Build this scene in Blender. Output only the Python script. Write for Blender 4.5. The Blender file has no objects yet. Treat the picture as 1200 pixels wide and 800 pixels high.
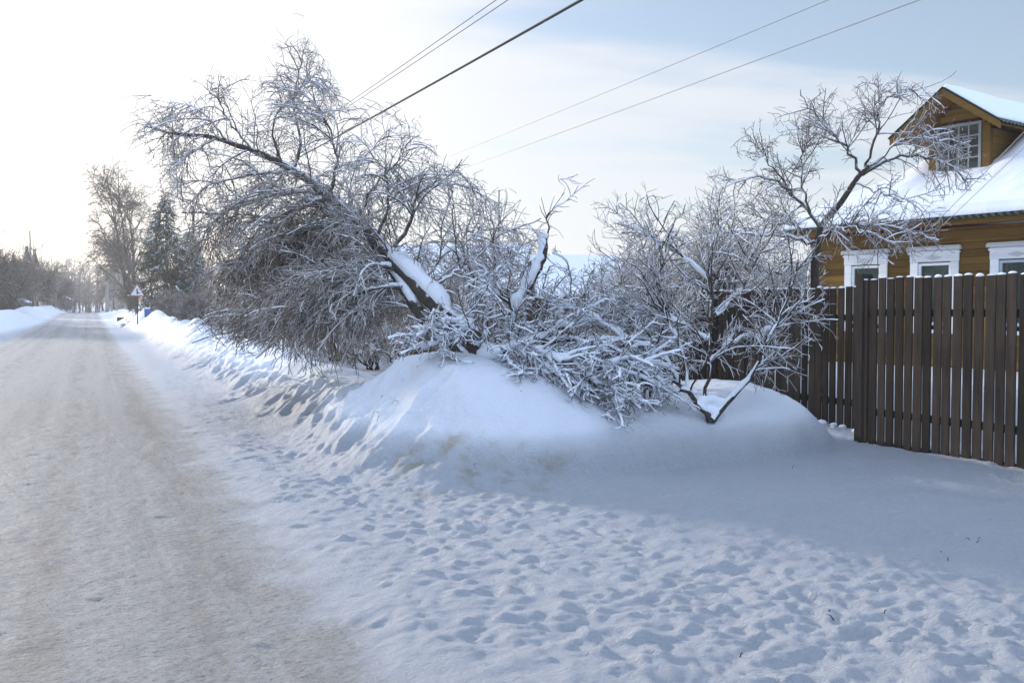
import bpy, bmesh, math, random
import numpy as np
from mathutils import Matrix, Vector
rng = np.random.default_rng(7); random.seed(7)
sc = bpy.context.scene
COL = sc.collection
R = math.radians
TAU = 2*math.pi
UX, UY = -.4096, .9123          # direction of the street
NX, NY = .9123, .4096           # to the right of the street
SUN_AZ, SUN_EL = R(-41.5), R(13)
EYE = 1.6

# ------------------------------------------------------------------ small helpers
def uv2w(u, v): return (UX*u+NX*v, UY*u+NY*v)
PIT = math.atan(39/1100)
def P(px, py, d):
    a = (px-600)/1100; b = -(py-400)/1100
    y = math.cos(PIT)+b*math.sin(PIT); z = -math.sin(PIT)+b*math.cos(PIT)
    k = d/y
    return np.array([a*k, d, EYE+z*k])

def sstep(x, a, b):
    t = np.clip((x-a)/(b-a), 0, 1); return t*t*(3-2*t)

_tab = np.random.default_rng(3).random((256, 256))
def vnoise(x, y):
    xi = np.floor(x).astype(int); yi = np.floor(y).astype(int)
    fx = x-xi; fy = y-yi; fx = fx*fx*(3-2*fx); fy = fy*fy*(3-2*fy)
    a = _tab[xi & 255, yi & 255]; b = _tab[(xi+1) & 255, yi & 255]
    c = _tab[xi & 255, (yi+1) & 255]; d = _tab[(xi+1) & 255, (yi+1) & 255]
    return (a+(b-a)*fx+(c-a)*fy+(a-b-c+d)*fx*fy)*2-1
def fbm(x, y, o=4):
    s = 0; a = 1; t = 0
    for i in range(o):
        s = s+a*vnoise(x*2**i+17*i, y*2**i+31*i); t += a; a *= .5
    return s/t

# ------------------------------------------------------------------ materials
def mat(name):
    m = bpy.data.materials.new(name); m.use_nodes = True
    nt = m.node_tree; b = nt.nodes['Principled BSDF']
    return m, nt, b
def N(nt, t, **kw):
    n = nt.nodes.new(t)
    for k, v in kw.items():
        if k in n.inputs: n.inputs[k].default_value = v
        else: setattr(n, k, v)
    return n
def mixc(nt, fac, a, b, mode='MIX'):
    n = nt.nodes.new('ShaderNodeMix'); n.data_type = 'RGBA'; n.blend_type = mode
    for s, v in ((0, fac), (6, a), (7, b)):
        if isinstance(v, bpy.types.NodeSocket): nt.links.new(v, n.inputs[s])
        else: n.inputs[s].default_value = v if s == 0 else (*v, 1)
    return n.outputs[2]
def mth(nt, op, a, b=0.0, c=None, clamp=False):
    n = nt.nodes.new('ShaderNodeMath'); n.operation = op; n.use_clamp = clamp
    for i, v in enumerate((a, b, c)):
        if v is None: continue
        if isinstance(v, bpy.types.NodeSocket): nt.links.new(v, n.inputs[i])
        else: n.inputs[i].default_value = v
    return n.outputs[0]
def ramp(nt, x, a, b, lo=0., hi=1.):
    n = nt.nodes.new('ShaderNodeMapRange'); n.interpolation_type = 'SMOOTHSTEP'
    n.inputs[1].default_value = a; n.inputs[2].default_value = b; n.inputs[3].default_value = lo; n.inputs[4].default_value = hi
    nt.links.new(x, n.inputs[0]); return n.outputs[0]
def noise(nt, vec, scale, detail=4, rough=.55, out=0):
    n = N(nt, 'ShaderNodeTexNoise'); n.inputs['Scale'].default_value = scale
    n.inputs['Detail'].default_value = detail; n.inputs['Roughness'].default_value = rough
    if vec is not None: nt.links.new(vec, n.inputs['Vector'])
    return n.outputs[out]
def gpos(nt): return N(nt, 'ShaderNodeNewGeometry').outputs['Position']
def scaled(nt, vec, s, rotz=0):
    n = N(nt, 'ShaderNodeMapping'); n.inputs['Scale'].default_value = s; n.inputs['Rotation'].default_value = (0, 0, rotz)
    nt.links.new(vec, n.inputs['Vector']); return n.outputs[0]
def bump(nt, b, h, strength, dist):
    n = N(nt, 'ShaderNodeBump'); n.inputs['Strength'].default_value = strength; n.inputs['Distance'].default_value = dist
    nt.links.new(h, n.inputs['Height']); nt.links.new(n.outputs[0], b.inputs['Normal']); return n

ROADROT = math.atan2(NY, NX)      # street frame: x across, y along
def ground_mat():
    m, nt, b = mat('trodden snow')
    p = gpos(nt)
    q = scaled(nt, p, (1, 1, 1), -ROADROT)
    sx = N(nt, 'ShaderNodeSeparateXYZ'); nt.links.new(q, sx.inputs[0])
    v = sx.outputs[0]; u = sx.outputs[1]; z = sx.outputs[2]
    # ragged edge of the driven lane
    wob = mth(nt, 'MULTIPLY', mth(nt, 'SUBTRACT', noise(nt, p, 1.6, 7, .7), .5), 1.3)
    vv = mth(nt, 'ADD', v, wob)
    right = ramp(nt, vv, .82, 1.3, 1, 0)
    left = ramp(nt, vv, -3.9, -3.2, 0, 1)
    low = ramp(nt, mth(nt, 'SUBTRACT', z, ramp(nt, u, 35, 150, 0, .85)), .10, .28, 1, 0)
    lane = mth(nt, 'MULTIPLY', mth(nt, 'MULTIPLY', mth(nt, 'MULTIPLY', right, left), low), .92)
    # streaks pulled out along the street by tyres
    st = noise(nt, scaled(nt, q, (3.2, .10, 1)), 1.0, 5, .6)
    st2 = noise(nt, scaled(nt, q, (9, .9, 1)), 1.0, 6, .7)
    gr = noise(nt, scaled(nt, q, (1.0, 2.2, 1)), 9, 8, .75)
    cg = noise(nt, p, 60, 3, .6)
    d1 = ramp(nt, st, .42, .66); d2 = ramp(nt, st2, .45, .7); d3 = ramp(nt, gr, .5, .7)
    dirt = mth(nt, 'MULTIPLY', mth(nt, 'ADD', mth(nt, 'MULTIPLY', d1, .45), mth(nt, 'ADD', mth(nt, 'MULTIPLY', d2, .3), mth(nt, 'MULTIPLY', d3, .5))), .72, clamp=True)
    lanec = mixc(nt, dirt, (.66, .645, .635), (.34, .31, .285))
    # dirtier bands where wheels run
    for vc, w in ((.62, .34), (-.25, .2), (-1.9, .4), (-3.1, .3)):
        ln = ramp(nt, mth(nt, 'ABSOLUTE', mth(nt, 'SUBTRACT', v, vc)), w*.3, w, 1, 0)
        ln = mth(nt, 'MULTIPLY', ln, ramp(nt, noise(nt, scaled(nt, q, (2.2, .5, 1)), 1.6, 6, .65), .40, .62, 0, .62))
        lanec = mixc(nt, ln, lanec, (.40, .36, .325))
    # a few long pale tyre lines
    for vc, w in ((.42, .035), (-1.3, .16), (-2.75, .10), (-.55, .07)):
        ln = ramp(nt, mth(nt, 'ABSOLUTE', mth(nt, 'SUBTRACT', v, vc)), w*.4, w*1.2, .6, 0)
        ln = mth(nt, 'MULTIPLY', ln, ramp(nt, noise(nt, scaled(nt, q, (1, .35, 1)), 2, 3), .35, .6))
        lanec = mixc(nt, ln, lanec, (.70, .68, .65))
    fl = noise(nt, scaled(nt, q, (1, 1.9, 1)), 22, 6, .75)
    lanec = mixc(nt, mth(nt, 'MULTIPLY', ramp(nt, fl, .50, .62), .65), lanec, (.22, .19, .165))
    lanec = mixc(nt, mth(nt, 'MULTIPLY', ramp(nt, fl, .47, .36), .45), lanec, (.74, .73, .74))
    spk = ramp(nt, noise(nt, p, 38, 2, .5), .68, .74)
    lanec = mixc(nt, mth(nt, 'MULTIPLY', spk, .7), lanec, (.17, .14, .11))
    # clean snow with faint tint
    sn = mixc(nt, noise(nt, p, .9, 5), (.80, .845, .925), (.87, .895, .945))
    tex = ramp(nt, noise(nt, scaled(nt, q, (1, 1.6, 1)), 24, 6, .72), .42, .62)
    tex2 = ramp(nt, noise(nt, p, 2.6, 4, .6), .35, .65)
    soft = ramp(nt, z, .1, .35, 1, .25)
    sn = mixc(nt, mth(nt, 'MULTIPLY', mth(nt, 'MULTIPLY_ADD', tex, .7, mth(nt, 'MULTIPLY', tex2, .4)), mth(nt, 'MULTIPLY', soft, .5)), sn, (.69, .745, .85))  # fine noise paints crevice shade into the colour, broad noise varies snow density tone
    # crumbs, grit and litter of bark around the trodden part
    grit = ramp(nt, noise(nt, p, 26, 2, .5), .735, .77)
    sn = mixc(nt, mth(nt, 'MULTIPLY', mth(nt, 'MULTIPLY', grit, .55), ramp(nt, z, .1, .4, 1, .0)), sn, (.3, .25, .2))
    # spoil and straw mixed into the ploughed corner of the bank
    geo = N(nt, 'ShaderNodeSeparateXYZ'); nt.links.new(p, geo.inputs[0])
    dx = mth(nt, 'POWER', mth(nt, 'DIVIDE', mth(nt, 'ADD', geo.outputs[0], .35), .95), 2)
    dy = mth(nt, 'POWER', mth(nt, 'DIVIDE', mth(nt, 'SUBTRACT', z, .22), .26), 2)
    dr = ramp(nt, mth(nt, 'ADD', dx, dy), .3, 1.3, 1, 0)
    dn = ramp(nt, noise(nt, p, 3.2, 5, .65), .46, .7)
    onbank = mth(nt, 'MULTIPLY', ramp(nt, geo.outputs[1], 7.5, 7.9), ramp(nt, geo.outputs[1], 9.6, 9.2))
    sn = mixc(nt, mth(nt, 'MULTIPLY', mth(nt, 'MULTIPLY', mth(nt, 'MULTIPLY', dr, dn), onbank), .8), sn, (.52, .46, .32))
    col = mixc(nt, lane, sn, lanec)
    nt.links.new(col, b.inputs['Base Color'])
    b.inputs['Roughness'].default_value = .72; b.inputs['Specular IOR Level'].default_value = .25
    calm = ramp(nt, z, .14, .5, 1, .2)
    h1 = noise(nt, scaled(nt, q, (1, 1.3, 1)), 17, 9, .78)
    h2 = noise(nt, p, 55, 4, .7)
    h3 = noise(nt, scaled(nt, q, (1, 1.5, 1)), 34, 3, .6)
    h1 = mth(nt, 'ADD', h1, mth(nt, 'MULTIPLY', h3, .7))
    hh = mth(nt, 'MULTIPLY', mth(nt, 'ADD', h1, mth(nt, 'MULTIPLY', h2, .35)), calm)
    bump(nt, b, hh, 1.0, .14)
    return m
def snow_mat(name='fresh snow', s=18, st=.35):
    m, nt, b = mat(name)
    p = gpos(nt)
    nt.links.new(mixc(nt, noise(nt, p, 3, 5), (.80, .84, .91), (.87, .89, .94)), b.inputs['Base Color'])
    b.inputs['Roughness'].default_value = .75; b.inputs['Specular IOR Level'].default_value = .2
    bump(nt, b, noise(nt, p, s, 6, .6), st, .03)
    return m
def bark_mat(name, dark, light, frost=.5, lo=-.1, hi=.55, fcol=(.80, .81, .84), nscale=9):
    """bark whose upward sides carry rime or snow"""
    m, nt, b = mat(name)
    p = gpos(nt)
    g = N(nt, 'ShaderNodeNewGeometry'); s = N(nt, 'ShaderNodeSeparateXYZ'); nt.links.new(g.outputs['Normal'], s.inputs[0])
    base = mixc(nt, ramp(nt, noise(nt, scaled(nt, p, (1, 1, .4)), nscale*4, 5, .7), .3, .7), dark, light)
    n1 = noise(nt, p, nscale, 4, .6)
    f = mth(nt, 'ADD', s.outputs[2], mth(nt, 'MULTIPLY', mth(nt, 'SUBTRACT', n1, .5), 2.4))
    f = mth(nt, 'MULTIPLY', ramp(nt, f, lo, hi), frost)
    nt.links.new(mixc(nt, f, base, fcol), b.inputs['Base Color'])
    b.inputs['Roughness'].default_value = .75; b.inputs['Specular IOR Level'].default_value = .25
    return m
def wood_mat(name, a, c, axis='z', stain=None):
    m, nt, b = mat(name)
    tc = N(nt, 'ShaderNodeTexCoord').outputs['Object']
    sc_ = {'z': (14, 14, .9), 'x': (.8, 14, 14), 'y': (14, .8, 14)}[axis]
    n = noise(nt, scaled(nt, tc, sc_), 2.2, 7, .65)
    isl = N(nt, 'ShaderNodeNewGeometry').outputs['Random Per Island']
    col = mixc(nt, ramp(nt, n, .3, .72), a, c)
    hs = N(nt, 'ShaderNodeHueSaturation'); nt.links.new(col, hs.inputs['Color'])
    nt.links.new(mth(nt, 'MULTIPLY_ADD', isl, .9, .6), hs.inputs['Value']); col = hs.outputs[0]
    if stain:
        st = ramp(nt, noise(nt, tc, 1.6, 5, .6), .48, .72)
        col = mixc(nt, mth(nt, 'MULTIPLY', st, .5), col, stain)
    nt.links.new(col, b.inputs['Base Color'])
    b.inputs['Roughness'].default_value = .85; b.inputs['Specular IOR Level'].default_value = .08
    bump(nt, b, n, .3, .01)
    return m
def flat_mat(name, c, rough=.6, metal=0., var=.12):
    m, nt, b = mat(name)
    p = N(nt, 'ShaderNodeTexCoord').outputs['Object']
    c2 = tuple(x*(1-var*2) for x in c)
    nt.links.new(mixc(nt, noise(nt, p, 6, 5, .6), c, c2), b.inputs['Base Color'])
    b.inputs['Roughness'].default_value = rough; b.inputs['Metallic'].default_value = metal
    return m

M = {}
M['ground'] = ground_mat()
M['snow'] = snow_mat()
M['bark'] = bark_mat('snowy bark', (.030, .024, .021), (.085, .07, .058), .85, .55, .95)
M['twig'] = bark_mat('rimed twigs', (.13, .11, .095), (.28, .245, .215), .74, -.4, .6, (.82, .82, .84))
M['hang'] = bark_mat('brown hanging twigs', (.075, .052, .036), (.20, .148, .105), .6, .1, 1.0)
M['heavylimb'] = bark_mat('rimed limbs', (.05, .042, .036), (.13, .11, .095), .85, -.05, .75)
M['shrub'] = bark_mat('rimed shrub twigs', (.12, .10, .088), (.26, .225, .20), .9, -.5, .5)
M['heavy'] = bark_mat('snow laden twigs', (.055, .045, .04), (.14, .12, .105), .88, -.2, .45)
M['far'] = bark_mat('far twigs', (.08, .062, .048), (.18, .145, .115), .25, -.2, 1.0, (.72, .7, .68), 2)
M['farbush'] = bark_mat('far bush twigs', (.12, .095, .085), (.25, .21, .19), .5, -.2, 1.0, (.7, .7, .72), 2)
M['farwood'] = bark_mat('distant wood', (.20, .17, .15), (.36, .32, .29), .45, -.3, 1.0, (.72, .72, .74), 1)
M['needle'] = bark_mat('snowy spruce needles', (.012, .026, .018), (.028, .05, .034), .6, .6, 1.0, (.75, .78, .82), 3)
M['board'] = wood_mat('old fence board', (.034, .026, .021), (.058, .046, .037), 'z', (.026, .026, .025))
M['post'] = wood_mat('fence post', (.025, .021, .019), (.045, .038, .033))
M['ochre'] = wood_mat('ochre painted planks', (.21, .125, .034), (.15, .083, .024), 'x', (.2, .115, .04))
M['ochre_y'] = wood_mat('ochre painted side planks', (.20, .115, .032), (.14, .075, .022), 'y', (.2, .11, .04))
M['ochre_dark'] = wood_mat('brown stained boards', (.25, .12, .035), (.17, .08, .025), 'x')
M['white'] = wood_mat('white painted casing', (.74, .75, .76), (.62, .63, .64), 'x')
M['bluewhite'] = flat_mat('pale blue frame', (.55, .63, .74), .5)
M['greyframe'] = flat_mat('greyed white frame', (.42, .42, .41), .7)
M['sheet'] = flat_mat('dark green corrugated sheet', (.035, .055, .045), .5)
M['grey'] = flat_mat('grey weathered boards', (.22, .21, .2), .8)
M['green'] = flat_mat('green paint', (.04, .10, .075), .6)
M['yellow'] = flat_mat('yellow brown paint', (.2, .13, .05), .6)
M['wire'] = flat_mat('black cable', (.012, .012, .014), .9)
M['wire_pale'] = flat_mat('pale wire', (.3, .3, .31), .45)
M['concrete'] = flat_mat('concrete', (.33, .32, .30), .85)
M['blue'] = flat_mat('blue plastic', (.03, .13, .40), .45)
M['black'] = flat_mat('black paint', (.02, .02, .02), .5)
M['red'] = flat_mat('red border', (.30, .06, .05), .45)
M['signwhite'] = flat_mat('sign white', (.7, .72, .75), .45)
M['curtain'] = flat_mat('net curtain', (.62, .64, .63), .9)
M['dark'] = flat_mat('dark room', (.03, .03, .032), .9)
def glass():
    m, nt, b = mat('window glass')
    b.inputs['Base Color'].default_value = (.9, .95, .95, 1); b.inputs['Roughness'].default_value = .03
    t = N(nt, 'ShaderNodeBsdfTransparent'); t.inputs[0].default_value = (.62, .68, .66, 1)
    g = N(nt, 'ShaderNodeBsdfGlossy'); g.inputs['Roughness'].default_value = .03
    fr = N(nt, 'ShaderNodeFresnel'); fr.inputs[0].default_value = 1.5
    mx = N(nt, 'ShaderNodeMixShader'); nt.links.new(mth(nt, 'MULTIPLY_ADD', fr.outputs[0], .55, .02), mx.inputs[0])
    nt.links.new(t.outputs[0], mx.inputs[1]); nt.links.new(g.outputs[0], mx.inputs[2])
    nt.links.new(mx.outputs[0], nt.nodes['Material Output'].inputs[0])
    return m
M['glass'] = glass()

# ------------------------------------------------------------------ object helpers
def link(name, me, m=None, parent=None):
    o = bpy.data.objects.new(name, me); COL.objects.link(o)
    if m is not None: me.materials.append(M[m] if isinstance(m, str) else m)
    if parent is not None: o.parent = parent
    return o
def tag(o, label=None, cat=None, group=None, kind=None):
    if label: o['label'] = label
    if cat: o['category'] = cat
    if group: o['group'] = group
    if kind: o['kind'] = kind
    return o
def empty(name, loc=(0, 0, 0), rz=0, label=None, cat=None, group=None):
    o = bpy.data.objects.new(name, None); COL.objects.link(o)
    o.location = tuple(float(x) for x in loc); o.rotation_euler = (0, 0, rz); o.empty_display_size = .2
    return tag(o, label, cat, group)
def mesh_np(name, V, F, smooth=True):
    """V (n,3), F (m,k) all the same k, or list of such arrays"""
    me = bpy.data.meshes.new(name)
    Fs = F if isinstance(F, list) else [F]
    V = np.asarray(V, np.float32)
    me.vertices.add(len(V)); me.vertices.foreach_set('co', V.ravel())
    nl = sum(f.size for f in Fs); npoly = sum(len(f) for f in Fs)
    me.loops.add(nl); me.loops.foreach_set('vertex_index', np.concatenate([f.ravel() for f in Fs]).astype(np.int32))
    me.polygons.add(npoly)
    tot = np.concatenate([np.full(len(f), f.shape[1]) for f in Fs])
    st = np.concatenate([[0], np.cumsum(tot)[:-1]])
    me.polygons.foreach_set('loop_start', st.astype(np.int32))
    me.polygons.foreach_set('loop_total', tot.astype(np.int32))
    me.polygons.foreach_set('use_smooth', np.full(npoly, smooth))
    me.update(calc_edges=True)
    return me

class MB:
    """collects boxes and prisms for one mesh"""
    def __init__(s): s.bm = bmesh.new()
    def box(s, x0, x1, y0, y1, z0, z1, bev=0., mtx=None):
        r = bmesh.ops.create_cube(s.bm, size=1)
        vs = r['verts']
        for v in vs: v.co = Vector((x0+(v.co.x+.5)*(x1-x0), y0+(v.co.y+.5)*(y1-y0), z0+(v.co.z+.5)*(z1-z0)))
        if mtx is not None:
            for v in vs: v.co = mtx @ v.co
        if bev > 0:
            es = list({e for v in vs for e in v.link_edges})
            bmesh.ops.bevel(s.bm, geom=es, offset=bev, segments=1, affect='EDGES')
        return s
    def poly(s, pts, thick):
        """prism: closed outline pts (3D) pushed by vector thick"""
        t = Vector(thick)
        a = [s.bm.verts.new(Vector(p)) for p in pts]; b = [s.bm.verts.new(Vector(p)+t) for p in pts]
        n = len(a)
        s.bm.faces.new(a[::-1]); s.bm.faces.new(b)
        for i in range(n): s.bm.faces.new((a[i], a[(i+1) % n], b[(i+1) % n], b[i]))
        return s
    def ball(s, c, r, sq=(1, 1, 1), sub=2, jit=.0):
        q = bmesh.ops.create_icosphere(s.bm, subdivisions=sub, radius=1)
        for v in q['verts']:
            k = 1+random.uniform(-jit, jit)
            v.co = Vector((c[0]+v.co.x*r*sq[0]*k, c[1]+v.co.y*r*sq[1]*k, c[2]+v.co.z*r*sq[2]*k))
        return s
    def build(s, name, m, parent=None, smooth=False):
        bmesh.ops.recalc_face_normals(s.bm, faces=s.bm.faces)
        me = bpy.data.meshes.new(name); s.bm.to_mesh(me); s.bm.free()
        if smooth:
            for p in me.polygons: p.use_smooth = True
        return link(name, me, m, parent)

# --- tubes, vectorised
def tubes(sets, sides=3, cap=False):
    """sets: list of (pts (B,N,3), rad (B,N)) -> V, F"""
    Vs, Fs, off = [], [], 0
    for pts, rad in sets:
        if len(pts) == 0: continue
        B, n, _ = pts.shape
        T = np.empty_like(pts); T[:, 1:-1] = pts[:, 2:]-pts[:, :-2]; T[:, 0] = pts[:, 1]-pts[:, 0]; T[:, -1] = pts[:, -1]-pts[:, -2]
        T /= np.linalg.norm(T, axis=2, keepdims=True)+1e-9
        ax = pts[:, -1]-pts[:, 0]; ax /= np.linalg.norm(ax, axis=1, keepdims=True)+1e-9
        ref = np.where((np.abs(ax[:, 2]) < .8)[:, None], np.array([0, 0, 1.]), np.array([1., 0, 0]))[:, None, :]
        A = np.cross(T, ref); A /= np.linalg.norm(A, axis=2, keepdims=True)+1e-9
        Bv = np.cross(A, T)
        ang = np.arange(sides)*TAU/sides+.3
        ring = pts[:, :, None, :]+rad[:, :, None, None]*(np.cos(ang)[None, None, :, None]*A[:, :, None, :]+np.sin(ang)[None, None, :, None]*Bv[:, :, None, :])
        Vs.append(ring.reshape(-1, 3))
        base = (np.arange(B)*n*sides)[:, None, None]+(np.arange(n-1)*sides)[None, :, None]
        k = np.arange(sides)[None, None, :]; k2 = (k+1) % sides
        f = np.stack([base+k, base+k2, base+sides+k2, base+sides+k], -1).reshape(-1, 4)+off
        Fs.append(f); off += B*n*sides
        if cap:
            e0 = (np.arange(B)*n*sides)[:, None]+np.arange(sides)[None, ::-1]
            e1 = (np.arange(B)*n*sides+(n-1)*sides)[:, None]+np.arange(sides)[None, :]
            Fs.append(np.concatenate([e0, e1])+off-B*n*sides)
    return np.concatenate(Vs), Fs
def tube_obj(name, sets, m, parent=None, sides=3, cap=False):
    sets = [s for s in sets if len(s[0])]
    V, F = tubes(sets, sides, cap)
    if parent is not None:
        V = V-np.array(parent.location)
    return link(name, mesh_np(name, V, F), m, parent)
def catmull(pts, n):
    p = np.asarray(pts, float); p = np.vstack([2*p[0]-p[1], p, 2*p[-1]-p[-2]])
    m = len(p)-3
    t = np.linspace(0, m-1e-6, n); i = t.astype(int); f = (t-i)[:, None]
    a, b, c, d = p[i], p[i+1], p[i+2], p[i+3]
    return .5*((2*b)+(-a+c)*f+(2*a-5*b+4*c-d)*f**2+(-a+3*b-3*c+d)*f**3)
def limb(pts, r0, r1, n=20, jit=.0):
    """pts list of (px,py,d) -> one polyline set"""
    q = catmull([P(*a) for a in pts], n)
    if jit: q[1:-1] += rng.normal(0, jit, (n-2, 3))
    return q[None], (np.linspace(0, 1, n)**.8*(r1-r0)+r0)[None]
def merge(*s):
    return (np.concatenate([a[0] for a in s]), np.concatenate([a[1] for a in s]))
def resample(s, n):
    P_, r_ = s
    t = np.linspace(0, P_.shape[1]-1, n); i = np.minimum(t.astype(int), P_.shape[1]-2); f = t-i
    return P_[:, i]*(1-f)[None, :, None]+P_[:, i+1]*f[None, :, None], r_[:, i]*(1-f)+r_[:, i+1]*f
def spawn(par, count, tr=(.1, 1), L=(.3, .8), ang=(30, 70), droop=0., wob=.12, nseg=5, r=(.006, .002), up=0., taper=.5, bias=None, kink=0.):
    pts, rad = par
    B, n, _ = pts.shape
    if count == 0: return np.zeros((0, nseg+1, 3)), np.zeros((0, nseg+1))
    ln = np.linalg.norm(np.diff(pts, axis=1), axis=2).sum(1)
    b = rng.choice(B, count, p=ln/ln.sum())
    t = rng.uniform(tr[0], tr[1], count)
    x = t*(n-1); i = np.minimum(x.astype(int), n-2); f = (x-i)[:, None]
    p0 = pts[b, i]*(1-f)+pts[b, i+1]*f
    pr = rad[b, i]*(1-f[:, 0])+rad[b, i+1]*f[:, 0]
    T = pts[b, i+1]-pts[b, i]; T /= np.linalg.norm(T, axis=1, keepdims=True)+1e-9
    rnd = rng.normal(size=(count, 3))
    if bias is not None: rnd += np.asarray(bias)
    perp = rnd-(rnd*T).sum(1, keepdims=True)*T; perp /= np.linalg.norm(perp, axis=1, keepdims=True)+1e-9
    a = np.radians(rng.uniform(ang[0], ang[1], count))[:, None]
    d = np.cos(a)*T+np.sin(a)*perp
    d[:, 2] += up; d /= np.linalg.norm(d, axis=1, keepdims=True)
    length = rng.uniform(L[0], L[1], count)*(1-taper*t)
    st = (length/nseg)[:, None]
    out = np.empty((count, nseg+1, 3)); out[:, 0] = p0
    for k in range(nseg):
        out[:, k+1] = out[:, k]+st*d
        d = d+rng.normal(0, wob, (count, 3))
        d[:, 2] -= droop*rng.uniform(.5, 1.5, count)
        if kink: d += (rng.random((count, 1)) < .3)*rng.normal(0, kink, (count, 3))
        d /= np.linalg.norm(d, axis=1, keepdims=True)
    rr = np.minimum(r[0], pr*.8+.001)[:, None]
    k = np.linspace(0, 1, nseg+1)[None]
    return out, rr*(1-k)+np.minimum(r[1], rr)*k

# ------------------------------------------------------------------ terrain
def axis_grid(lo, hi, step, glo, ghi, limlo, limhi):
    mid = np.arange(lo, hi+step/2, step)
    a = [mid[-1]]; s = step
    while a[-1] < limhi: s = s*(1+ghi); a.append(a[-1]+s)
    b = [mid[0]]; s = step
    while b[-1] > limlo: s = s*(1+glo); b.append(b[-1]-s)
    return np.concatenate([np.array(b[1:])[::-1], mid, np.array(a[1:])])
def sinterp(x, xp, fp, w):
    g = np.linspace(xp[0]-4*w, xp[-1]+4*w, 1200); y = np.interp(g, xp, fp)
    k = np.exp(-.5*(np.linspace(-3, 3, max(3, int(6*w/(g[1]-g[0]))))**2)); k /= k.sum(); n = len(k)//2
    y = np.convolve(np.pad(y, (n, len(k)-1-n), 'edge'), k, 'valid')
    return np.interp(x, g, y)
def H(X, Y, fine=True):
    X = np.asarray(X, float); Y = np.asarray(Y, float)
    u = UX*X+UY*Y; v = NX*X+NY*Y
    # lane: low crown, ruts
    h = .012*fbm(v*.9, u*.12, 3)
    if fine: h = h+.008*fbm(v*6, u*2.4, 4)+.006*fbm(X*9, Y*9, 3)
    h = h+.035*sstep(v, .8, 1.5)*(1+.6*fbm(X*2, Y*2, 3))
    # verge between bank and fence, yards
    vn = v+.18*fbm(u*.55+3, v*.6, 3)
    g = sstep(u, 8.3, 10.8)
    h = h+sstep(v, 3.0, 4.2)*(.03+.17*g)*(1+.2*fbm(X*.5, Y*.5, 3))
    h = h+.12*sstep(v, 8.9, 9.6)+.5*sstep(v, 40, 160)
    # ridge thrown up along the street
    hu = sinterp(u, [7.3, 7.9, 8.5, 9.2, 9.8, 10.5, 11.5, 13, 18, 24, 30, 38, 46, 60, 90, 120], [0, .22, .62, .97, 1.0, .80, .62, .52, .52, .6, .72, .9, 1.05, 1.1, .9, .5], .28)
    lump = 1+sstep(u, 10.5, 13)*(.28*fbm(u*.9, v*.7, 4)+.22*fbm(u*.25+9, 1+0*v, 2))
    far = sstep(u, 25, 40)
    lump = lump+far*.5*fbm(u*.28+4, v*.15, 2)
    prof = sstep(vn, 1.9, 3.5)*(1-sstep(vn, 3.3, 5.0))*1.04
    ridge = hu*lump*prof
    # the corner mound and its arm towards the fence
    ub = 7.45+.12*fbm(v*1.3, 5+0*u, 3)+sinterp(v, [2, 2.6, 3.2, 5, 6, 7, 7.6, 8], [1.2, .9, .1, 0, .0, .15, .5, 1.1], .25)
    hv = sinterp(v, [2.2, 2.6, 2.95, 3.3, 3.8, 4.4, 5.0, 5.7, 6.3, 6.8, 7.2, 7.5, 7.8, 8.1], [0, .25, .72, 1.02, .98, .8, .62, .54, .62, .68, .62, .42, .12, 0], .2)
    wv = np.interp(v, [3, 4, 5, 6, 7, 8], [2.0, 1.8, 1.5, 1.25, 1.05, 1.0])
    fr = np.sin(np.clip((u-ub)/(wv*.84), 0, 1)*math.pi/2)**.68
    back = 1-sstep(u, ub+wv+.2, ub+wv+3.2)
    arm = hv*fr*back*(1+.07*fbm(X*1.1, Y*1.1, 3))
    m = np.maximum(ridge, arm); k = .3
    hh = np.clip(.5+.5*(ridge-arm)/k, 0, 1)
    bank = arm*(1-hh)+ridge*hh+k*hh*(1-hh)*np.clip(m*3, 0, 1)
    if fine:
        front = sstep(bank, .04, .2)*(1-sstep(vn, 3.1, 3.6))*sstep(u, 7.8, 9.0)
        bank = bank+front*(.13*fbm(u*1.9+v*1.1, v*1.6-u*.5, 4)+.035*fbm(X*7, Y*7, 3))
        corner = sstep(bank, .03, .15)*(1-sstep(bank, .40, .62))*(1-.55*sstep(v, 3.8, 4.8))*(1-sstep(u, 8.4, 9))
        bank = bank+corner*.07*fbm(X*4, Y*4, 5)+sstep(bank, .1, .4)*(.02*fbm(X*2.3, Y*2.3, 4)+.006*fbm(X*12, Y*12, 2))
    h = h+bank
    # far left bank
    lb = (1.0*(1+.35*fbm(u*.2, v*.3, 4)+.22*fbm(u*.7, v*.9, 4)))*sstep(v, -3.5, -5.3)
    lb = lb-.7*sstep(-v, 5.6, 8)
    h = h+lb*(1-sstep(-v, 60, 140)*.3)
    h = h+.75*sstep(u, 35, 140)+1.6*sstep(u, 150, 320)
    return h
xs = axis_grid(-7.2, 6.4, .025, .022, .035, -650, 600)
ys = axis_grid(3.3, 11.5, .025, .12, .0105, -200, 700)
GX, GY = np.meshgrid(xs, ys)
GH = H(GX, GY)
gu = UX*GX+UY*GY; gv = NX*GX+NY*GY
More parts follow.
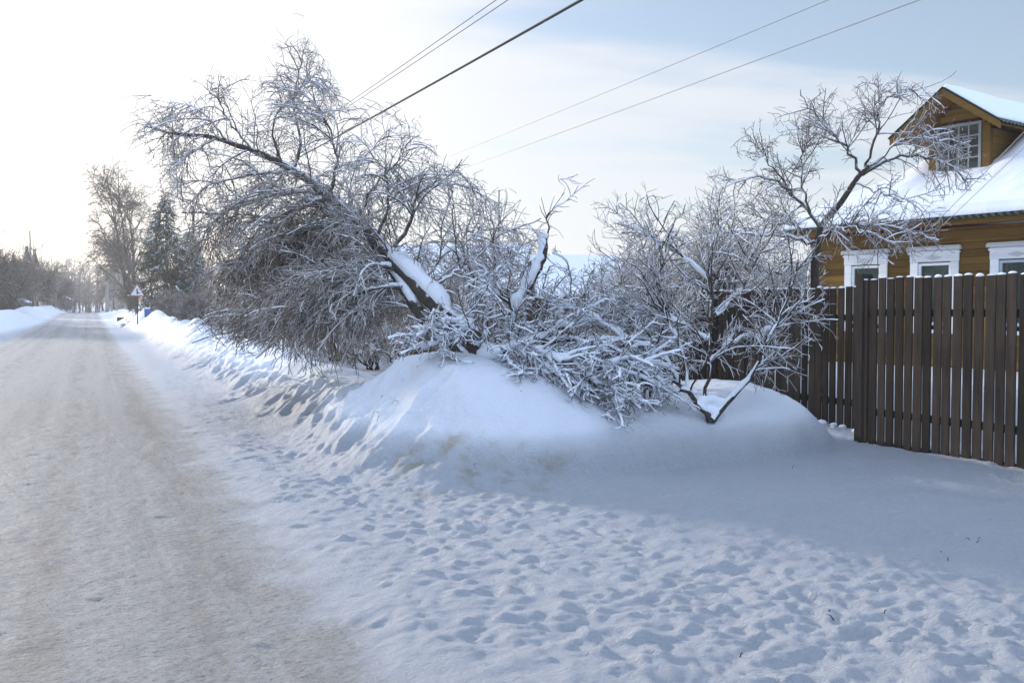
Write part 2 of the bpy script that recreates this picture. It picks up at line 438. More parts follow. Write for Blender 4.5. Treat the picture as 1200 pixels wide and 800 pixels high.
# footprints, paw marks and scuffs
def dent(cx, cy, a, rl, rw, dep):
    i0, i1 = np.searchsorted(xs, [cx-.6, cx+.6]); j0, j1 = np.searchsorted(ys, [cy-.6, cy+.6])
    if i1-i0 < 3 or j1-j0 < 3: return
    X = GX[j0:j1, i0:i1]-cx; Y = GY[j0:j1, i0:i1]-cy
    p = (X*math.cos(a)+Y*math.sin(a))/rl; q = (-X*math.sin(a)+Y*math.cos(a))/rw
    r2 = p*p+q*q
    GH[j0:j1, i0:i1] += -dep*np.exp(-r2**1.5)+dep*.45*np.exp(-((np.sqrt(r2)-1.55)/.42)**2)*(1+.6*np.sin(3*np.arctan2(q, p)+cx*7))
fr_ = random.Random(5)
trails = [((.3, 4.2), (-2.2, 10.5), 1.0), ((.9, 3.6), (-.6, 7.6), 1.0), ((1.6, 3.8), (-.9, 7.2), .9), ((-1.2, 5.0), (-4.6, 13), .9), ((2.4, 3.8), (.2, 6.8), 1.0), ((1.3, 4.6), (4.2, 6.6), .55),
          ((.2, 5.4), (4.6, 8.4), .35), ((3.0, 4.0), (4.0, 9.5), .35), ((-.2, 6.5), (-3.9, 15.5), .9), ((2.0, 4.6), (.5, 7.4), .7)]
for (a, b, dp) in trails:
    L = math.dist(a, b); n = int(L/.33); dr = math.atan2(b[1]-a[1], b[0]-a[0])
    for k in range(n):
        t = (k+fr_.uniform(-.2, .2))/n; side = (.11 if k % 2 else -.11)+fr_.uniform(-.06, .06)
        if NX*(a[0]+(b[0]-a[0])*t)+NY*(a[1]+(b[1]-a[1])*t) < 1.5: continue
        x = a[0]+(b[0]-a[0])*t-math.sin(dr)*side+.15*math.sin(t*7+a[0]*3); y = a[1]+(b[1]-a[1])*t+math.cos(dr)*side
        dent(x, y, dr+fr_.uniform(-.3, .3), fr_.uniform(.09, .13), fr_.uniform(.035, .05), dp*fr_.uniform(.006, .013))
cnt = 0
while cnt < 1500:
    x = fr_.uniform(-7, 6.2); y = fr_.uniform(3.2, 15)
    u_ = UX*x+UY*y; v_ = NX*x+NY*y
    if v_ < 1.15 or v_ > 8.2: continue
    if u_ > 7.6 and v_ > 3.2: continue
    sh = 1.0
    if x > -1.1+(8.2-y)*.9: sh = .6                      # little walked part by the gate
    if fr_.random() > sh+.15: continue
    cnt += 1
    s = fr_.choice([.18, .2, .24, .28, .3, .35, .4, .5, .7])
    dent(x, y, fr_.uniform(0, 3.1), .14*s, .08*s, .019*s*(.4+.6*sh)*fr_.uniform(.3, 1.0))
for k in range(420):                                     # hard crumbs in the lane
    x = fr_.uniform(-6.5, 1); y = fr_.uniform(3.5, 13)
    if NX*x+NY*y > 1.2: continue
    dent(x, y, -ROADROT+fr_.uniform(-.4, .4), fr_.uniform(.05, .14), fr_.uniform(.02, .04), fr_.uniform(.003, .008))
for k in range(80):                                      # slumps on the ridge side
    u_ = fr_.uniform(8.6, 26); v_ = fr_.uniform(2.3, 3.2); x, y = uv2w(u_, v_)
    dent(x, y, fr_.uniform(0, 3), fr_.uniform(.1, .22), fr_.uniform(.06, .13), fr_.uniform(.03, .07))
_j = np.random.default_rng(11)
rough = sstep(gv, 1.1, 1.6)*(1-sstep(GH, .12, .3))*(.65+.35*(GX < -1.1+(8.2-GY)*.9+1.2))
GH += rough*(.013*fbm(GX*8, GY*8, 2)+.008*fbm(GX*3.1, GY*3.1, 3))
crest = np.abs(vnoise(GX*13+3, GY*13)); crest2 = np.abs(vnoise(GX*6.5-9, GY*6.5+4))
patch = .45+1.15*sstep(vnoise(GX*.9+5, GY*.9), -.35, .5)
GH += rough*patch*(.010*(1-crest)**2-.005+.009*(1-crest2)**2)
GH += (gv < 1.1)*(gv > -3.9)*(.004*(1-crest)**2)
for k in range(2600):                                    # kicked up crumbs
    x = fr_.uniform(-6, 6.2); y = fr_.uniform(3.6, 11)
    u_ = UX*x+UY*y; v_ = NX*x+NY*y
    if v_ < 1.5 or v_ > 7.9 or (u_ > 7.4 and v_ > 3.4): continue
    if x > -1.1+(8.2-y)*.9+1.0 and fr_.random() < .6: continue
    s = fr_.uniform(.018, .045)
    i0, i1 = np.searchsorted(xs, [x-.15, x+.15]); j0, j1 = np.searchsorted(ys, [y-.15, y+.15])
    X = (GX[j0:j1, i0:i1]-x)/s; Y = (GY[j0:j1, i0:i1]-y)/(s*fr_.uniform(.7, 1.2))
    GH[j0:j1, i0:i1] += s*.45*np.exp(-(X*X+Y*Y)**1.4)
GZ = GH
def Hq(x, y):
    """height of the finished ground"""
    x = np.asarray(x, float); y = np.asarray(y, float)
    i = np.clip(np.searchsorted(xs, x)-1, 0, len(xs)-2); j = np.clip(np.searchsorted(ys, y)-1, 0, len(ys)-2)
    fx = np.clip((x-xs[i])/(xs[i+1]-xs[i]), 0, 1); fy = np.clip((y-ys[j])/(ys[j+1]-ys[j]), 0, 1)
    return GZ[j, i]*(1-fx)*(1-fy)+GZ[j, i+1]*fx*(1-fy)+GZ[j+1, i]*(1-fx)*fy+GZ[j+1, i+1]*fx*fy
gy_, gx_ = np.gradient(GZ, ys, xs)
NRM = np.stack([-gx_, -gy_, np.ones_like(gx_)], -1); NRM /= np.linalg.norm(NRM, axis=2, keepdims=True)
ny, nx = GZ.shape
VALL = np.stack([GX, GY, GZ], -1).reshape(-1, 3); NALL = NRM.reshape(-1, 3)
idx = np.arange(ny*nx).reshape(ny, nx)
FALL = np.stack([idx[:-1, :-1], idx[:-1, 1:], idx[1:, 1:], idx[1:, :-1]], -1).reshape(-1, 4)
fu = gu.reshape(-1)[FALL].mean(1); fv = gv.reshape(-1)[FALL].mean(1); fz = GZ.reshape(-1)[FALL].mean(1)
fx_ = GX.reshape(-1)[FALL].mean(1)
is_road = (fv > -3.6) & (fv < 1.1)
is_mound = (fu > 7.35) & (fu < 11.4) & (fv > 2.3) & (fv < 8.0) & (fz > .13) & ~((fv > 4.6) & (fu > 10.2))
is_ridge = (fv > 1.9) & (fv < 4.4) & (fu >= 11.4) & (fu < 140) & ~is_mound
is_left = (fv < -3.6) & (fv > -7.5) & (fu > 15) & (fu < 140)
is_ground = ~(is_road | is_mound | is_ridge | is_left)
def piece(name, mask):
    F = FALL[mask]; used, inv = np.unique(F, return_inverse=True)
    me = mesh_np(name, VALL[used], inv.reshape(-1, 4).astype(np.int32))
    o = link(name, me, 'ground')
    me.normals_split_custom_set_from_vertices(NALL[used].tolist())
    return o
tag(piece('snow_covered_ground', is_ground), kind='structure')
tag(piece('road', is_road), kind='structure')
tag(piece('snow_mound', is_mound), 'big smooth snow mound at the corner with straw mixed into its front', 'snow bank')
tag(piece('snow_ridge', is_ridge), 'lumpy ridge of ploughed snow along the right edge of the road', 'snow bank')
tag(piece('snow_ridge', is_left), 'ploughed snow bank along the left side of the road under the bare trees', 'snow bank')

# ------------------------------------------------------------------ fences
def fence(name, A, B, h, pitch, bw, label, zoff=.04, post_every=2.6, left_post=True, side=1, mb_post='post'):
    L = math.dist(A, B); a = math.atan2(B[1]-A[1], B[0]-A[0])
    yb = lambda y0, y1: (y0, y1) if side > 0 else (-y1, -y0)
    root = empty(name, (A[0], A[1], 0), a, label, 'fence')
    ca, sa = math.cos(a), math.sin(a)
    n = int(L/pitch); nsec = max(1, round(L/post_every)); per = L/nsec
    fr = random.Random(len(label)); k = 0
    gz = lambda s: float(Hq(A[0]+ca*s, A[1]+sa*s))
    rail = [MB() for _ in range(2)]
    for sct in range(nsec):
        mb = MB(); caps = MB()
        while k < n and (k+.5)*pitch < (sct+1)*per:
            s = (k+.5)*pitch+fr.uniform(-.004, .004)
            w = bw*fr.uniform(.93, 1.03); top = h+fr.uniform(-.012, .012)
            near = s < 16
            tilt = Matrix.Translation((s, 0, 0)) @ Matrix.Rotation(fr.uniform(-.007, .007), 4, 'Y')
            zb = max(-.05, gz(s)-.15)+zoff+fr.uniform(-.01, .015)
            yo = fr.uniform(-.004, .004)
            mb.box(-w/2, w/2, *yb(-.022+yo, yo), zb, top, .004 if near else 0, tilt)
            if fr.random() < .97:
                ch = fr.choice([.012, .018, .022, .028])*fr.uniform(.8, 1.2)
                r = bmesh.ops.create_icosphere(caps.bm, subdivisions=2 if near else 1, radius=1)
                for v in r['verts']:
                    z = v.co.z; z = z if z > 0 else z*.2
                    v.co = tilt @ Vector((v.co.x*w*.49, -.011*side+v.co.y*.018, top-.002+z*ch))
            k += 1
        pn = mb.build('picket_panel', 'board', root)
        caps.build('snow_caps', 'snow', pn, True)
        ps = sct*per
        if sct > 0 or left_post:
            MB().box(ps-.045, ps+.045, *yb(.055, .145), -.3, h-.06, .01).build('post', mb_post, root)
    for i, z in enumerate((.42, h-.38)):
        rail[i].box(0, L, *yb(.006, .05), z-.04, z+.04, .006); rail[i].build('rail', 'post', root)
    return root
fA0 = uv2w(8.75, 8.62); fA1 = uv2w(46, 8.4)
fence('picket_fence', fA0, fA1, 1.86, .129, .110, 'long dark brown picket fence running from the gate away behind the bushes', left_post=False, side=-1)
# nearer fence by the driveway, drawn away from the camera
gB0 = uv2w(8.2, 8.09); gB1 = uv2w(3.6, 8.2)
fb = fence('picket_fence', gB0, gB1, 1.93, .123, .106, 'taller dark picket fence nearest the camera on the right with rounded snow caps', post_every=2.3, zoff=.03)
lump = MB(); lf = random.Random(3)
MB().box(-.07, .05, -.035, .12, -.1, 1.99, .008).build('post', 'post', fb)
MB().box(.2, 4.6, .02, .09, .03, .085, .008).build('bottom_rail', 'post', fb)
for k in range(22):
    u_ = 9.9-k*.12*lf.uniform(.9, 1.1) if k < 10 else 8.0-(k-10)*.33*lf.uniform(.9, 1.1); x, y = uv2w(u_+lf.uniform(-.04, .04), (8.52 if u_ > 8.3 else 8.36)+lf.uniform(-.03, .06))
    r = lf.choice([.02, .025, .03, .04, .06])*lf.uniform(.8, 1.2)
    cl = MB().ball((0, 0, 0), r, (1.2, 1, .65), 2, .12).build('snow_clod', 'snow', None, True)
    cl.location = (x, y, float(Hq(x, y))+r*.15)
    tag(cl, 'small loose snow clod lying against the foot of the dark fence', 'snow clod', 'snow clods along the foot of the fence')

# ------------------------------------------------------------------ yellow house
hr = math.atan2(-.812, .583)
house = empty('wooden_house', (8.9, 19.8, 0), hr, 'ochre wooden house with snowy hip roof, attic dormer and white window casings', 'house')
WX = (-1.62, 0.0, 1.72); OPW = .74; OZ0, OZ1 = 1.25, 2.55
def planks(mb, x0, x1, z0, z1, rows, openings, y, th=.03, axis='x'):
    hgt = (z1-z0)/rows
    for r_ in range(rows):
        a, b = z0+r_*hgt, z0+(r_+1)*hgt-.006
        segs = [(x0, x1)]
        for (o0, o1, p0, p1) in openings:
            if b > p0+.01 and a < p1-.01:
                ns = []
                for s0, s1 in segs:
                    if o0 > s0: ns.append((s0, min(s1, o0)))
                    if o1 < s1: ns.append((max(s0, o1), s1))
                segs = [s for s in ns if s[1]-s[0] > .01]
        for s0, s1 in segs:
            if axis == 'x': mb.box(s0, s1, y, y+th, a, b, .004)
            else: mb.box(y, y+th, s0, s1, a, b, .004)
w = MB()
planks(w, -3.0, 3.1, .1, 3.25, 21, [(x-OPW/2, x+OPW/2, OZ0, OZ1) for x in WX], 0)
w.build('wall', 'ochre', house)
w = MB(); planks(w, .034, 8.5, .1, 3.25, 21, [], -3.0, .03, 'y'); planks(w, .034, 8.5, .1, 3.25, 21, [], 3.07, .03, 'y'); w.box(-2.97, 3.07, 8.47, 8.5, .1, 3.25)
w.build('side_wall', 'ochre_y', house)
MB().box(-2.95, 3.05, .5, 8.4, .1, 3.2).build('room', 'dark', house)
for a_, b_ in ((-3.06, -2.86), (2.96, 3.16)): MB().box(a_, b_, -.03, -.002, .1, 3.02, .005).build('corner_board', 'ochre', house)
MB().box(-3.08, 3.18, -.06, -.002, 3.02, 3.2, .008).build('frieze_board', 'ochre', house)
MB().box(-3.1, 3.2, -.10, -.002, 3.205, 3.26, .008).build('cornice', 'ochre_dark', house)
# eaves: soffit and fascia
RX0, RX1, RY0, RY1, RZ = -3.58, 3.68, -.6, 9.0, 3.42
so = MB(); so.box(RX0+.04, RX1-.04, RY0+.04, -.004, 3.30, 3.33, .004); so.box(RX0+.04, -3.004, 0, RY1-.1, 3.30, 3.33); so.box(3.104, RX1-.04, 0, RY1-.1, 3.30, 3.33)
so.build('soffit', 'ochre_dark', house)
fa = MB(); fa.box(RX0+.02, RX1-.02, RY0, RY0+.036, 3.285, RZ-.02, .005); fa.box(RX0, RX0+.03, RY0, RY1, 3.285, RZ-.02, .005); fa.box(RX1-.03, RX1, RY0, RY1, 3.285, RZ-.02, .005)
fa.build('fascia', 'ochre', house)
SL = .56; CX = (RX0+RX1)/2
def roof_z(x, y): return RZ+SL*np.minimum(np.minimum(x-RX0, RX1-x), y-RY0)
roof = empty('roof'); roof.parent = house
def grid_mesh(x, y, zf):
    X, Y = np.meshgrid(x, y); Z = zf(X, Y); n1, n2 = X.shape
    V = np.stack([X, Y, Z], -1).reshape(-1, 3); i = np.arange(n1*n2).reshape(n1, n2)
    return V, np.stack([i[:-1, :-1], i[:-1, 1:], i[1:, 1:], i[1:, :-1]], -1).reshape(-1, 4)
gx1 = np.arange(RX0-.06, RX1+.06, .018); gy1 = np.concatenate([np.arange(RY0-.07, .1, .04), np.linspace(.2, RY1, 30)])
V, F = grid_mesh(gx1, gy1, lambda X, Y: roof_z(X, Y)-.0+.022*np.cos(X*TAU/.15)*((Y-RY0) <= np.minimum(X-RX0, RX1-X)+.05)+.0)
V2 = V.copy(); V2[:, 2] -= .012
me = mesh_np('roof_sheet', np.concatenate([V, V2]), np.concatenate([F, (F+len(V))[:, ::-1]]))
bpy.data.objects.remove(roof)
roof = link('roof', me, 'sheet', house)
def snow_slab(x0, x1, y0, y1, zf, tf, step=.06, pad=.10):
    x = np.arange(x0, x1+step/2, step); y = np.arange(y0, y1+step/2, step)
    X, Y = np.meshgrid(x, y)
    e = np.minimum(np.minimum(X-x0, x1-X), np.minimum(Y-y0, y1-Y))
    t = tf(X, Y)*np.sqrt(np.clip(1-(1-np.clip(e/pad, 0, 1))**2, 0, 1))
    Zb = zf(X, Y)+.02; Zt = Zb+t+.004
    n1, n2 = X.shape; i = np.arange(n1*n2).reshape(n1, n2)
    F = np.stack([i[:-1, :-1], i[:-1, 1:], i[1:, 1:], i[1:, :-1]], -1).reshape(-1, 4)
    V = np.concatenate([np.stack([X, Y, Zt], -1).reshape(-1, 3), np.stack([X, Y, Zb], -1).reshape(-1, 3)])
    m = n1*n2
    ring = np.concatenate([i[0, :], i[1:, -1], i[-1, -2::-1], i[-2:0:-1, 0]])
    nx2 = np.roll(ring, -1)
    S = np.stack([ring, ring+m, nx2+m, nx2], -1)
    return mesh_np('snow', V, np.concatenate([F, (F+m)[:, ::-1], S[:, ::-1]]))
def rt(X, Y):
    # snow thins at the ridge, drifts behind and beside the dormer
    t = .20+.05*fbm(X*.8+3, Y*.8, 3)+.012*fbm(X*5, Y*5, 2)
    t = t+.16*np.exp(-((X+1.05)**2/.18+(Y-1.7)**2/.9))+.30*np.exp(-((X-.9)**2/.08+(Y-2.4)**2/1.2))
    return t
link('roof_snow', snow_slab(RX0+.02, RX1-.02, RY0+.01, RY1, roof_z, rt), 'snow', house)
# dormer
DX, DHW, DY = -.15, .66, 1.15
db = RZ+SL*(DY-RY0); DE = 5.42
dorm = MB()
planks(dorm, DX-DHW, DX+DHW, 4.2, DE, 8, [(DX-.52, DX+.5, 4.55, 5.62)], DY)
for r_ in range(6):      # gable boards
    a = DE+r_*.13; b = a+.125
    hw = DHW*(1-(a-DE)/.78)
    if hw < .05: continue
    if a < 5.58:
        dorm.box(DX-hw, DX-.52, DY, DY+.03, a, b); dorm.box(DX+.5, DX+max(hw, .52), DY, DY+.03, a, b)
    else: dorm.box(DX-hw, DX+hw, DY, DY+.03, a, min(b, 6.2))
planks(dorm, DY+.034, DY+5.0, 4.0, DE+.02, 9, [], DX-DHW, .03, 'y'); planks(dorm, DY+.034, DY+5.0, 4.0, DE+.02, 9, [], DX+DHW-.03, .03, 'y')
dormer = dorm.build('dormer', 'ochre', house)
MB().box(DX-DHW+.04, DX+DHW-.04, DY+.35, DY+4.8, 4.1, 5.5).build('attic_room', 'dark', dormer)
MB().box(DX-DHW-.02, DX-.535, DY-.025, DY-.002, 4.2, DE+.03, .004).build('corner_board', 'ochre', dormer)
dc = MB(); dc.box(DX+.52, DX+DHW+.02, DY-.025, DY-.002, 4.2, DE+.05, .004); dc.box(DX+DHW+.002, DX+DHW+.024, DY-.02, DY+.12, 4.2, DE, .003)
dc.build('corner_board', 'ochre', dormer)
ds = .72; AP = 6.28; OH = .66; DW = 1.2
def dslope(sgn, off, th): # one roof plane
    y0, y1 = DY-OH, DY+5.0
    a = (DX, AP+off); b = (DX+sgn*DW, AP+off-ds*DW)
    return [(a[0], y0, a[1]), (b[0], y0, b[1]), (b[0], y0, b[1]+th), (a[0], y0, a[1]+th)], (0, y1-y0, 0)
for sgn in (-1, 1):
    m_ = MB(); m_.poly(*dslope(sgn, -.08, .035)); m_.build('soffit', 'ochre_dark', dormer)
    m_ = MB(); y0 = DY-OH-.03
    m_.poly([(DX, y0, AP+.0), (DX+sgn*DW*1.03, y0, AP-ds*DW*1.03), (DX+sgn*DW*1.03, y0, AP-ds*DW*1.03-.15), (DX, y0, AP-.17)], (0, .028, 0)); m_.build('bargeboard', 'ochre', dormer)
    X = np.linspace(0, DW*1.06, 16); Y = np.arange(DY-OH-.06, DY+5.0, .02)
    XX, YY = np.meshgrid(X, Y); ZZ = AP+.012-ds*XX+.016*np.cos(YY*TAU/.15)+.01
    V = np.stack([DX+sgn*XX, YY, ZZ], -1).reshape(-1, 3); i = np.arange(XX.size).reshape(XX.shape)
    F = np.stack([i[:-1, :-1], i[:-1, 1:], i[1:, 1:], i[1:, :-1]], -1).reshape(-1, 4); V2 = V.copy(); V2[:, 2] -= .01
    link('dormer_roof', mesh_np('dormer_roof', np.concatenate([V, V2]), np.concatenate([F, F[:, ::-1]+len(V)])), 'sheet', dormer)
link('dormer_snow', snow_slab(DX-1.14, DX+1.16, DY-OH+.01, DY+4.9, lambda X, Y: AP+.02-ds*np.abs(X-DX), lambda X, Y: (.075+.03*fbm(X*2, Y*1.5, 3))*np.where(X < DX, .35, 1), .05, .12), 'snow', dormer)
def window(parent, x, z0, z1, wd, y, cols, rows, casing=True, inner='white'):
    f = MB(); t = .055
    f.box(x-wd/2, x-wd/2+t, y-.01, y+.05, z0, z1); f.box(x+wd/2-t, x+wd/2, y-.01, y+.05, z0, z1)
    f.box(x-wd/2+t, x+wd/2-t, y-.01, y+.05, z0, z0+t); f.box(x-wd/2+t, x+wd/2-t, y-.01, y+.05, z1-t, z1)
    fr = f.build('window', inner, parent)
    if cols > 1 or rows > 1:
        g = MB()
        for c in range(1, cols):
            xx = x-wd/2+t+(wd-2*t)*c/cols; g.box(xx-.014, xx+.014, y+.002, y+.035, z0+t, z1-t)
        for r_ in range(1, rows):
            zz = z0+t+(z1-z0-2*t)*r_/rows; g.box(x-wd/2+t, x+wd/2-t, y+.004, y+.033, zz-.014, zz+.014)
        g.build('glazing_bars', inner, fr)
    MB().box(x-wd/2+t-.01, x+wd/2-t+.01, y+.018, y+.022, z0+t-.01, z1-t+.01).build('pane', 'glass', fr)
    cv = np.linspace(x-wd/2-.02, x+wd/2+.02, 60); zz = np.array([z0-.02, z1+.02])
    X, Z = np.meshgrid(cv, zz); Y = y+.13+.018*np.sin(X*70)+.01*np.sin(X*31)
    V = np.stack([X, Y, Z], -1).reshape(-1, 3); i = np.arange(X.size).reshape(X.shape)
    F = np.stack([i[:-1, :-1], i[:-1, 1:], i[1:, 1:], i[1:, :-1]], -1).reshape(-1, 4)
    if casing:
        link('curtain', mesh_np('curtain', V, F), 'curtain', fr)
        c = MB(); cw = .17
        c.box(x-wd/2-cw, x-wd/2-.003, y-.05, y-.012, z0-.1, z1+.02, .006); c.box(x+wd/2+.003, x+wd/2+cw, y-.05, y-.012, z0-.1, z1+.02, .006)
        c.box(x-wd/2-cw-.01, x+wd/2+cw+.01, y-.055, y-.012, z1+.022, z1+.26, .008)
        c.box(x-wd/2-cw-.06, x+wd/2+cw+.06, y-.12, y-.012, z1+.262, z1+.33, .012)
        c.box(x-wd/2-cw-.03, x+wd/2+cw+.03, y-.075, y-.013, z1+.20, z1+.235, .006)
        c.box(x-wd/2-cw-.03, x+wd/2+cw+.03, y-.1, y-.012, z0-.18, z0-.103, .008)
        # carved lozenge on the head board
        c.poly([(x-.2, y-.056, z1+.11), (x, y-.056, z1+.16), (x+.2, y-.056, z1+.11), (x, y-.056, z1+.06)], (0, -.014, 0))
        for s in (-1, 1): c.poly([(x+s*.42, y-.056, z1+.11), (x+s*.3, y-.056, z1+.15), (x+s*.22, y-.056, z1+.11), (x+s*.3, y-.056, z1+.07)], (0, -.012, 0))
        c.build('casing', 'white', fr)
        MB().box(x-wd/2-cw-.04, x+wd/2+cw+.04, y-.11, y-.02, z1+.332, z1+.35, .006).build('ledge_snow', 'snow', fr)
    return fr
for x, mm in zip(WX, ('white', 'white', 'bluewhite')):
    window(house, x, OZ0, OZ1, OPW-.01, 0, 1, 1, True, mm)
window(dormer, DX-.01, 4.56, 5.6, 1.0, DY-.02, 4, 4, False, 'greyframe')
link('roof_snow_drift', snow_slab(DX-.64, DX+.75, DY-.55, DY-.03, lambda X, Y: roof_z(X, Y)+.16, lambda X, Y: .05+.02*fbm(X*3, Y*3, 2)+.06*sstep(Y, DY-.4, DY), .04, .35), 'snow', house)

# grey tank behind the apple tree, glimpsed over the fence
gp = P(931, 340, 17.5)
t = empty('water_tank', (gp[0], gp[1], .2), 0, 'grey rounded garden water tank glimpsed over the fence beside the house corner', 'tank')
bm = bmesh.new(); bmesh.ops.create_cone(bm, cap_ends=True, segments=24, radius1=.22, radius2=.22, depth=2.1)
for v in bm.verts: v.co.z += 1.05
me = bpy.data.meshes.new('body'); bm.to_mesh(me); bm.free(); link('body', me, 'grey', t)
MB().ball((0, 0, 2.1), .22, (1, 1, .8), 3).build('domed_top', 'grey', t, True)

# ------------------------------------------------------------------ distant houses beyond the yard
def far_house(name, c, rz, wdt, dep, wall, ridge, label, m='grey'):
    root = empty(name, (c[0], c[1], 0), rz, label, 'house')
    MB().box(-wdt/2, wdt/2, -dep/2, dep/2, 0, wall).build('wall', m, root)
    o = .4
    r_ = MB(); r_.poly([(-wdt/2-o, -dep/2-o, wall-.1), (-wdt/2-o, 0, ridge), (-wdt/2-o, dep/2+o, wall-.1)], (wdt+2*o, 0, 0)); r_.build('roof', 'sheet', root)
    sn = MB(); sn.poly([(-wdt/2-o, -dep/2-o-.05, wall-.06), (-wdt/2-o, 0, ridge+.05), (-wdt/2-o, dep/2+o+.05, wall-.06), (-wdt/2-o, dep/2+o, wall+.16), (-wdt/2-o, .1, ridge+.25), (-wdt/2-o, -.1, ridge+.25), (-wdt/2-o, -dep/2-o, wall+.16)], (wdt+2*o, 0, 0))
    sn.build('roof_snow', 'snow', root)
    for i in range(3):
        x = -wdt/2+wdt*(i+.5)/3
        fr = MB().box(x-.5, x+.5, -dep/2-.04, -dep/2-.002, 1.0, 2.2).build('window', 'white', root)
        MB().box(x-.36, x+.36, -dep/2-.05, -dep/2-.042, 1.1, 2.1).build('pane', 'dark', fr)
    return root
p = P(528, 361, 48); far_house('village_house', (p[0], p[1]), R(-8), 7.4, 8, 2.6, 4.6, 'long low village house with blue shaded snowy roof behind the round bush')
p = P(672, 361, 46); far_house('village_house', (p[0], p[1]), R(4), 3.6, 7, 2.2, 3.95, 'small shed like house with white gabled roof right of the broken stem', 'yellow')
p = P(584, 361, 60)
t = empty('antenna_mast', (p[0], p[1], 0), 0, 'thin antenna mast standing above the snowy village roof', 'mast')
tube_obj('pole', [(np.array([[[p[0], p[1], 0], [p[0], p[1], 5], [p[0]+.05, p[1], 9.1]]]), np.array([[.06, .055, .045]]))], 'grey', t, 6)
tube_obj('crossbar', [(np.array([[[p[0]-.25, p[1], 8.3], [p[0]+.25, p[1], 8.3]], [[p[0]-.18, p[1], 7.6], [p[0]+.2, p[1], 7.6]]]), np.full((2, 2), .03))], 'grey', t, 4)

# ------------------------------------------------------------------ trees
def clampz(s, eps=.015):
    pts, r = s
    if len(pts) == 0: return s
    g = Hq(pts[..., 0], pts[..., 1])+eps
    pts[..., 2] = np.maximum(pts[..., 2], g)
    return s
def snowline(s, k=.75, add=.012, up=.55, minr=.0, slope=.88):
    """snow lying along the upper side of limbs"""
    pts, r = s
    T = np.gradient(pts, axis=1); T /= np.linalg.norm(T, axis=2, keepdims=True)+1e-9
    q = pts.copy(); lay = np.clip((slope-np.abs(T[..., 2]))*3, 0, 1)
    g_ = np.random.default_rng(5); w_ = g_.uniform(0, 1, r.shape); w_ = (w_+np.roll(w_, 1, 1)*.7)/1.7
    rr = (r*k+add)*lay*np.clip(.35+1.3*w_, 0, 1.3)*(w_ > .22)
    q[..., 2] += r*up+rr*.25
    return q, np.maximum(rr, .0005)

# --- the big leaning tree
base = P(585, 432, 10.9)
T1 = empty('leaning_tree', (base[0], base[1], float(Hq(base[0], base[1]))), 0, 'big bent tree leaning left over the snow ridge, crown full of rimed hanging twigs', 'tree')
trunk = limb([(592, 440, 10.9), (566, 412, 10.95), (530, 376, 11.1), (497, 340, 11.4), (462, 305, 12), (425, 262, 12.8), (386, 230, 13.4), (345, 200, 14), (300, 178, 14.4), (255, 162, 14.8), (205, 157, 15), (172, 148, 15.2)], .17, .012, 44, .01)
trunk2 = limb([(560, 420, 11.0), (515, 392, 11.2), (490, 362, 11.4), (465, 325, 11.9), (440, 288, 12.6), (405, 262, 13.2), (360, 235, 13.8)], .105, .045, 26, .01)
main = [
 ([(386, 230, 13.4), (352, 243, 13.6), (318, 258, 13.8), (290, 285, 13.9), (270, 330, 13.8)], .045, .01),
 ([(470, 315, 11.9), (440, 312, 11.8), (395, 325, 12), (350, 350, 12.4), (300, 378, 12.8), (225, 402, 13.2)], .045, .008),
 ([(480, 335, 11.6), (430, 340, 11.6), (385, 355, 11.9), (340, 385, 12.3), (300, 420, 12.8)], .035, .008),
 ([(430, 268, 12.8), (390, 262, 13.2), (340, 275, 13.8), (300, 310, 14.2), (262, 360, 14.5)], .04, .01),
 ([(345, 200, 14), (352, 165, 14.1), (345, 120, 14.1), (352, 80, 14), (362, 45, 14)], .03, .004),
 ([(300, 178, 14.4), (275, 150, 14.5), (258, 120, 14.5), (256, 88, 14.4)], .022, .004),
 ([(330, 192, 14.1), (320, 150, 14.0), (335, 120, 14), (375, 82, 13.8)], .022, .004),
 ([(265, 165, 14.7), (235, 130, 14.7), (200, 120, 14.8)], .018, .004),
 ([(386, 228, 13.4), (395, 190, 13.3), (385, 150, 13.2), (372, 120, 13.2)], .03, .005),
 ([(420, 258, 12.9), (440, 215, 12.7), (465, 190, 12.5), (475, 165, 12.4)], .025, .004),
 ([(455, 300, 12.1), (480, 262, 12), (492, 225, 12), (528, 215, 12), (560, 222, 11.9)], .035, .006),
 ([(440, 285, 12.5), (455, 240, 12.2), (450, 200, 12.1), (428, 168, 12.0)], .03, .005),
 ([(386, 230, 13.4), (350, 225, 14.4), (300, 235, 15.2), (250, 260, 15.8), (232, 300, 16)], .04, .008),
 ([(345, 200, 14), (300, 205, 14.8), (250, 215, 15.4), (215, 245, 15.6)], .028, .006),
 ([(405, 255, 13.3), (370, 270, 14.6), (330, 300, 15.6), (310, 350, 16.2)], .035, .008),
 ([(430, 270, 12.8), (410, 300, 13.6), (380, 340, 14.6), (370, 390, 15.2)], .03, .008),
 ([(255, 162, 14.8), (225, 180, 15), (200, 205, 15.1)], .015, .005),
 ([(500, 345, 11.4), (530, 320, 11.2), (560, 300, 11.1), (590, 268, 11)], .02, .004),
 ([(490, 335, 11.5), (520, 300, 11.6), (545, 285, 11.7), (570, 255, 11.7)], .02, .004),
]
ML = merge(*[limb(a, r0, r1, 20, .012) for a, r0, r1 in main])
trk = resample(trunk, 20); trk2 = resample(trunk2, 20)
allm = merge(ML, (trk[0], trk[1]), (trk2[0], trk2[1]))
b2 = merge(spawn(allm, 330, (.28, 1), (.5, 1.5), (25, 75), .09, .11, 9, (.013, .005)),
           spawn((ML[0][:4], ML[1][:4]), 60, (.15, 1), (.5, 1.4), (20, 60), .12, .1, 9, (.013, .005), bias=(-.8, 0, -.3)))
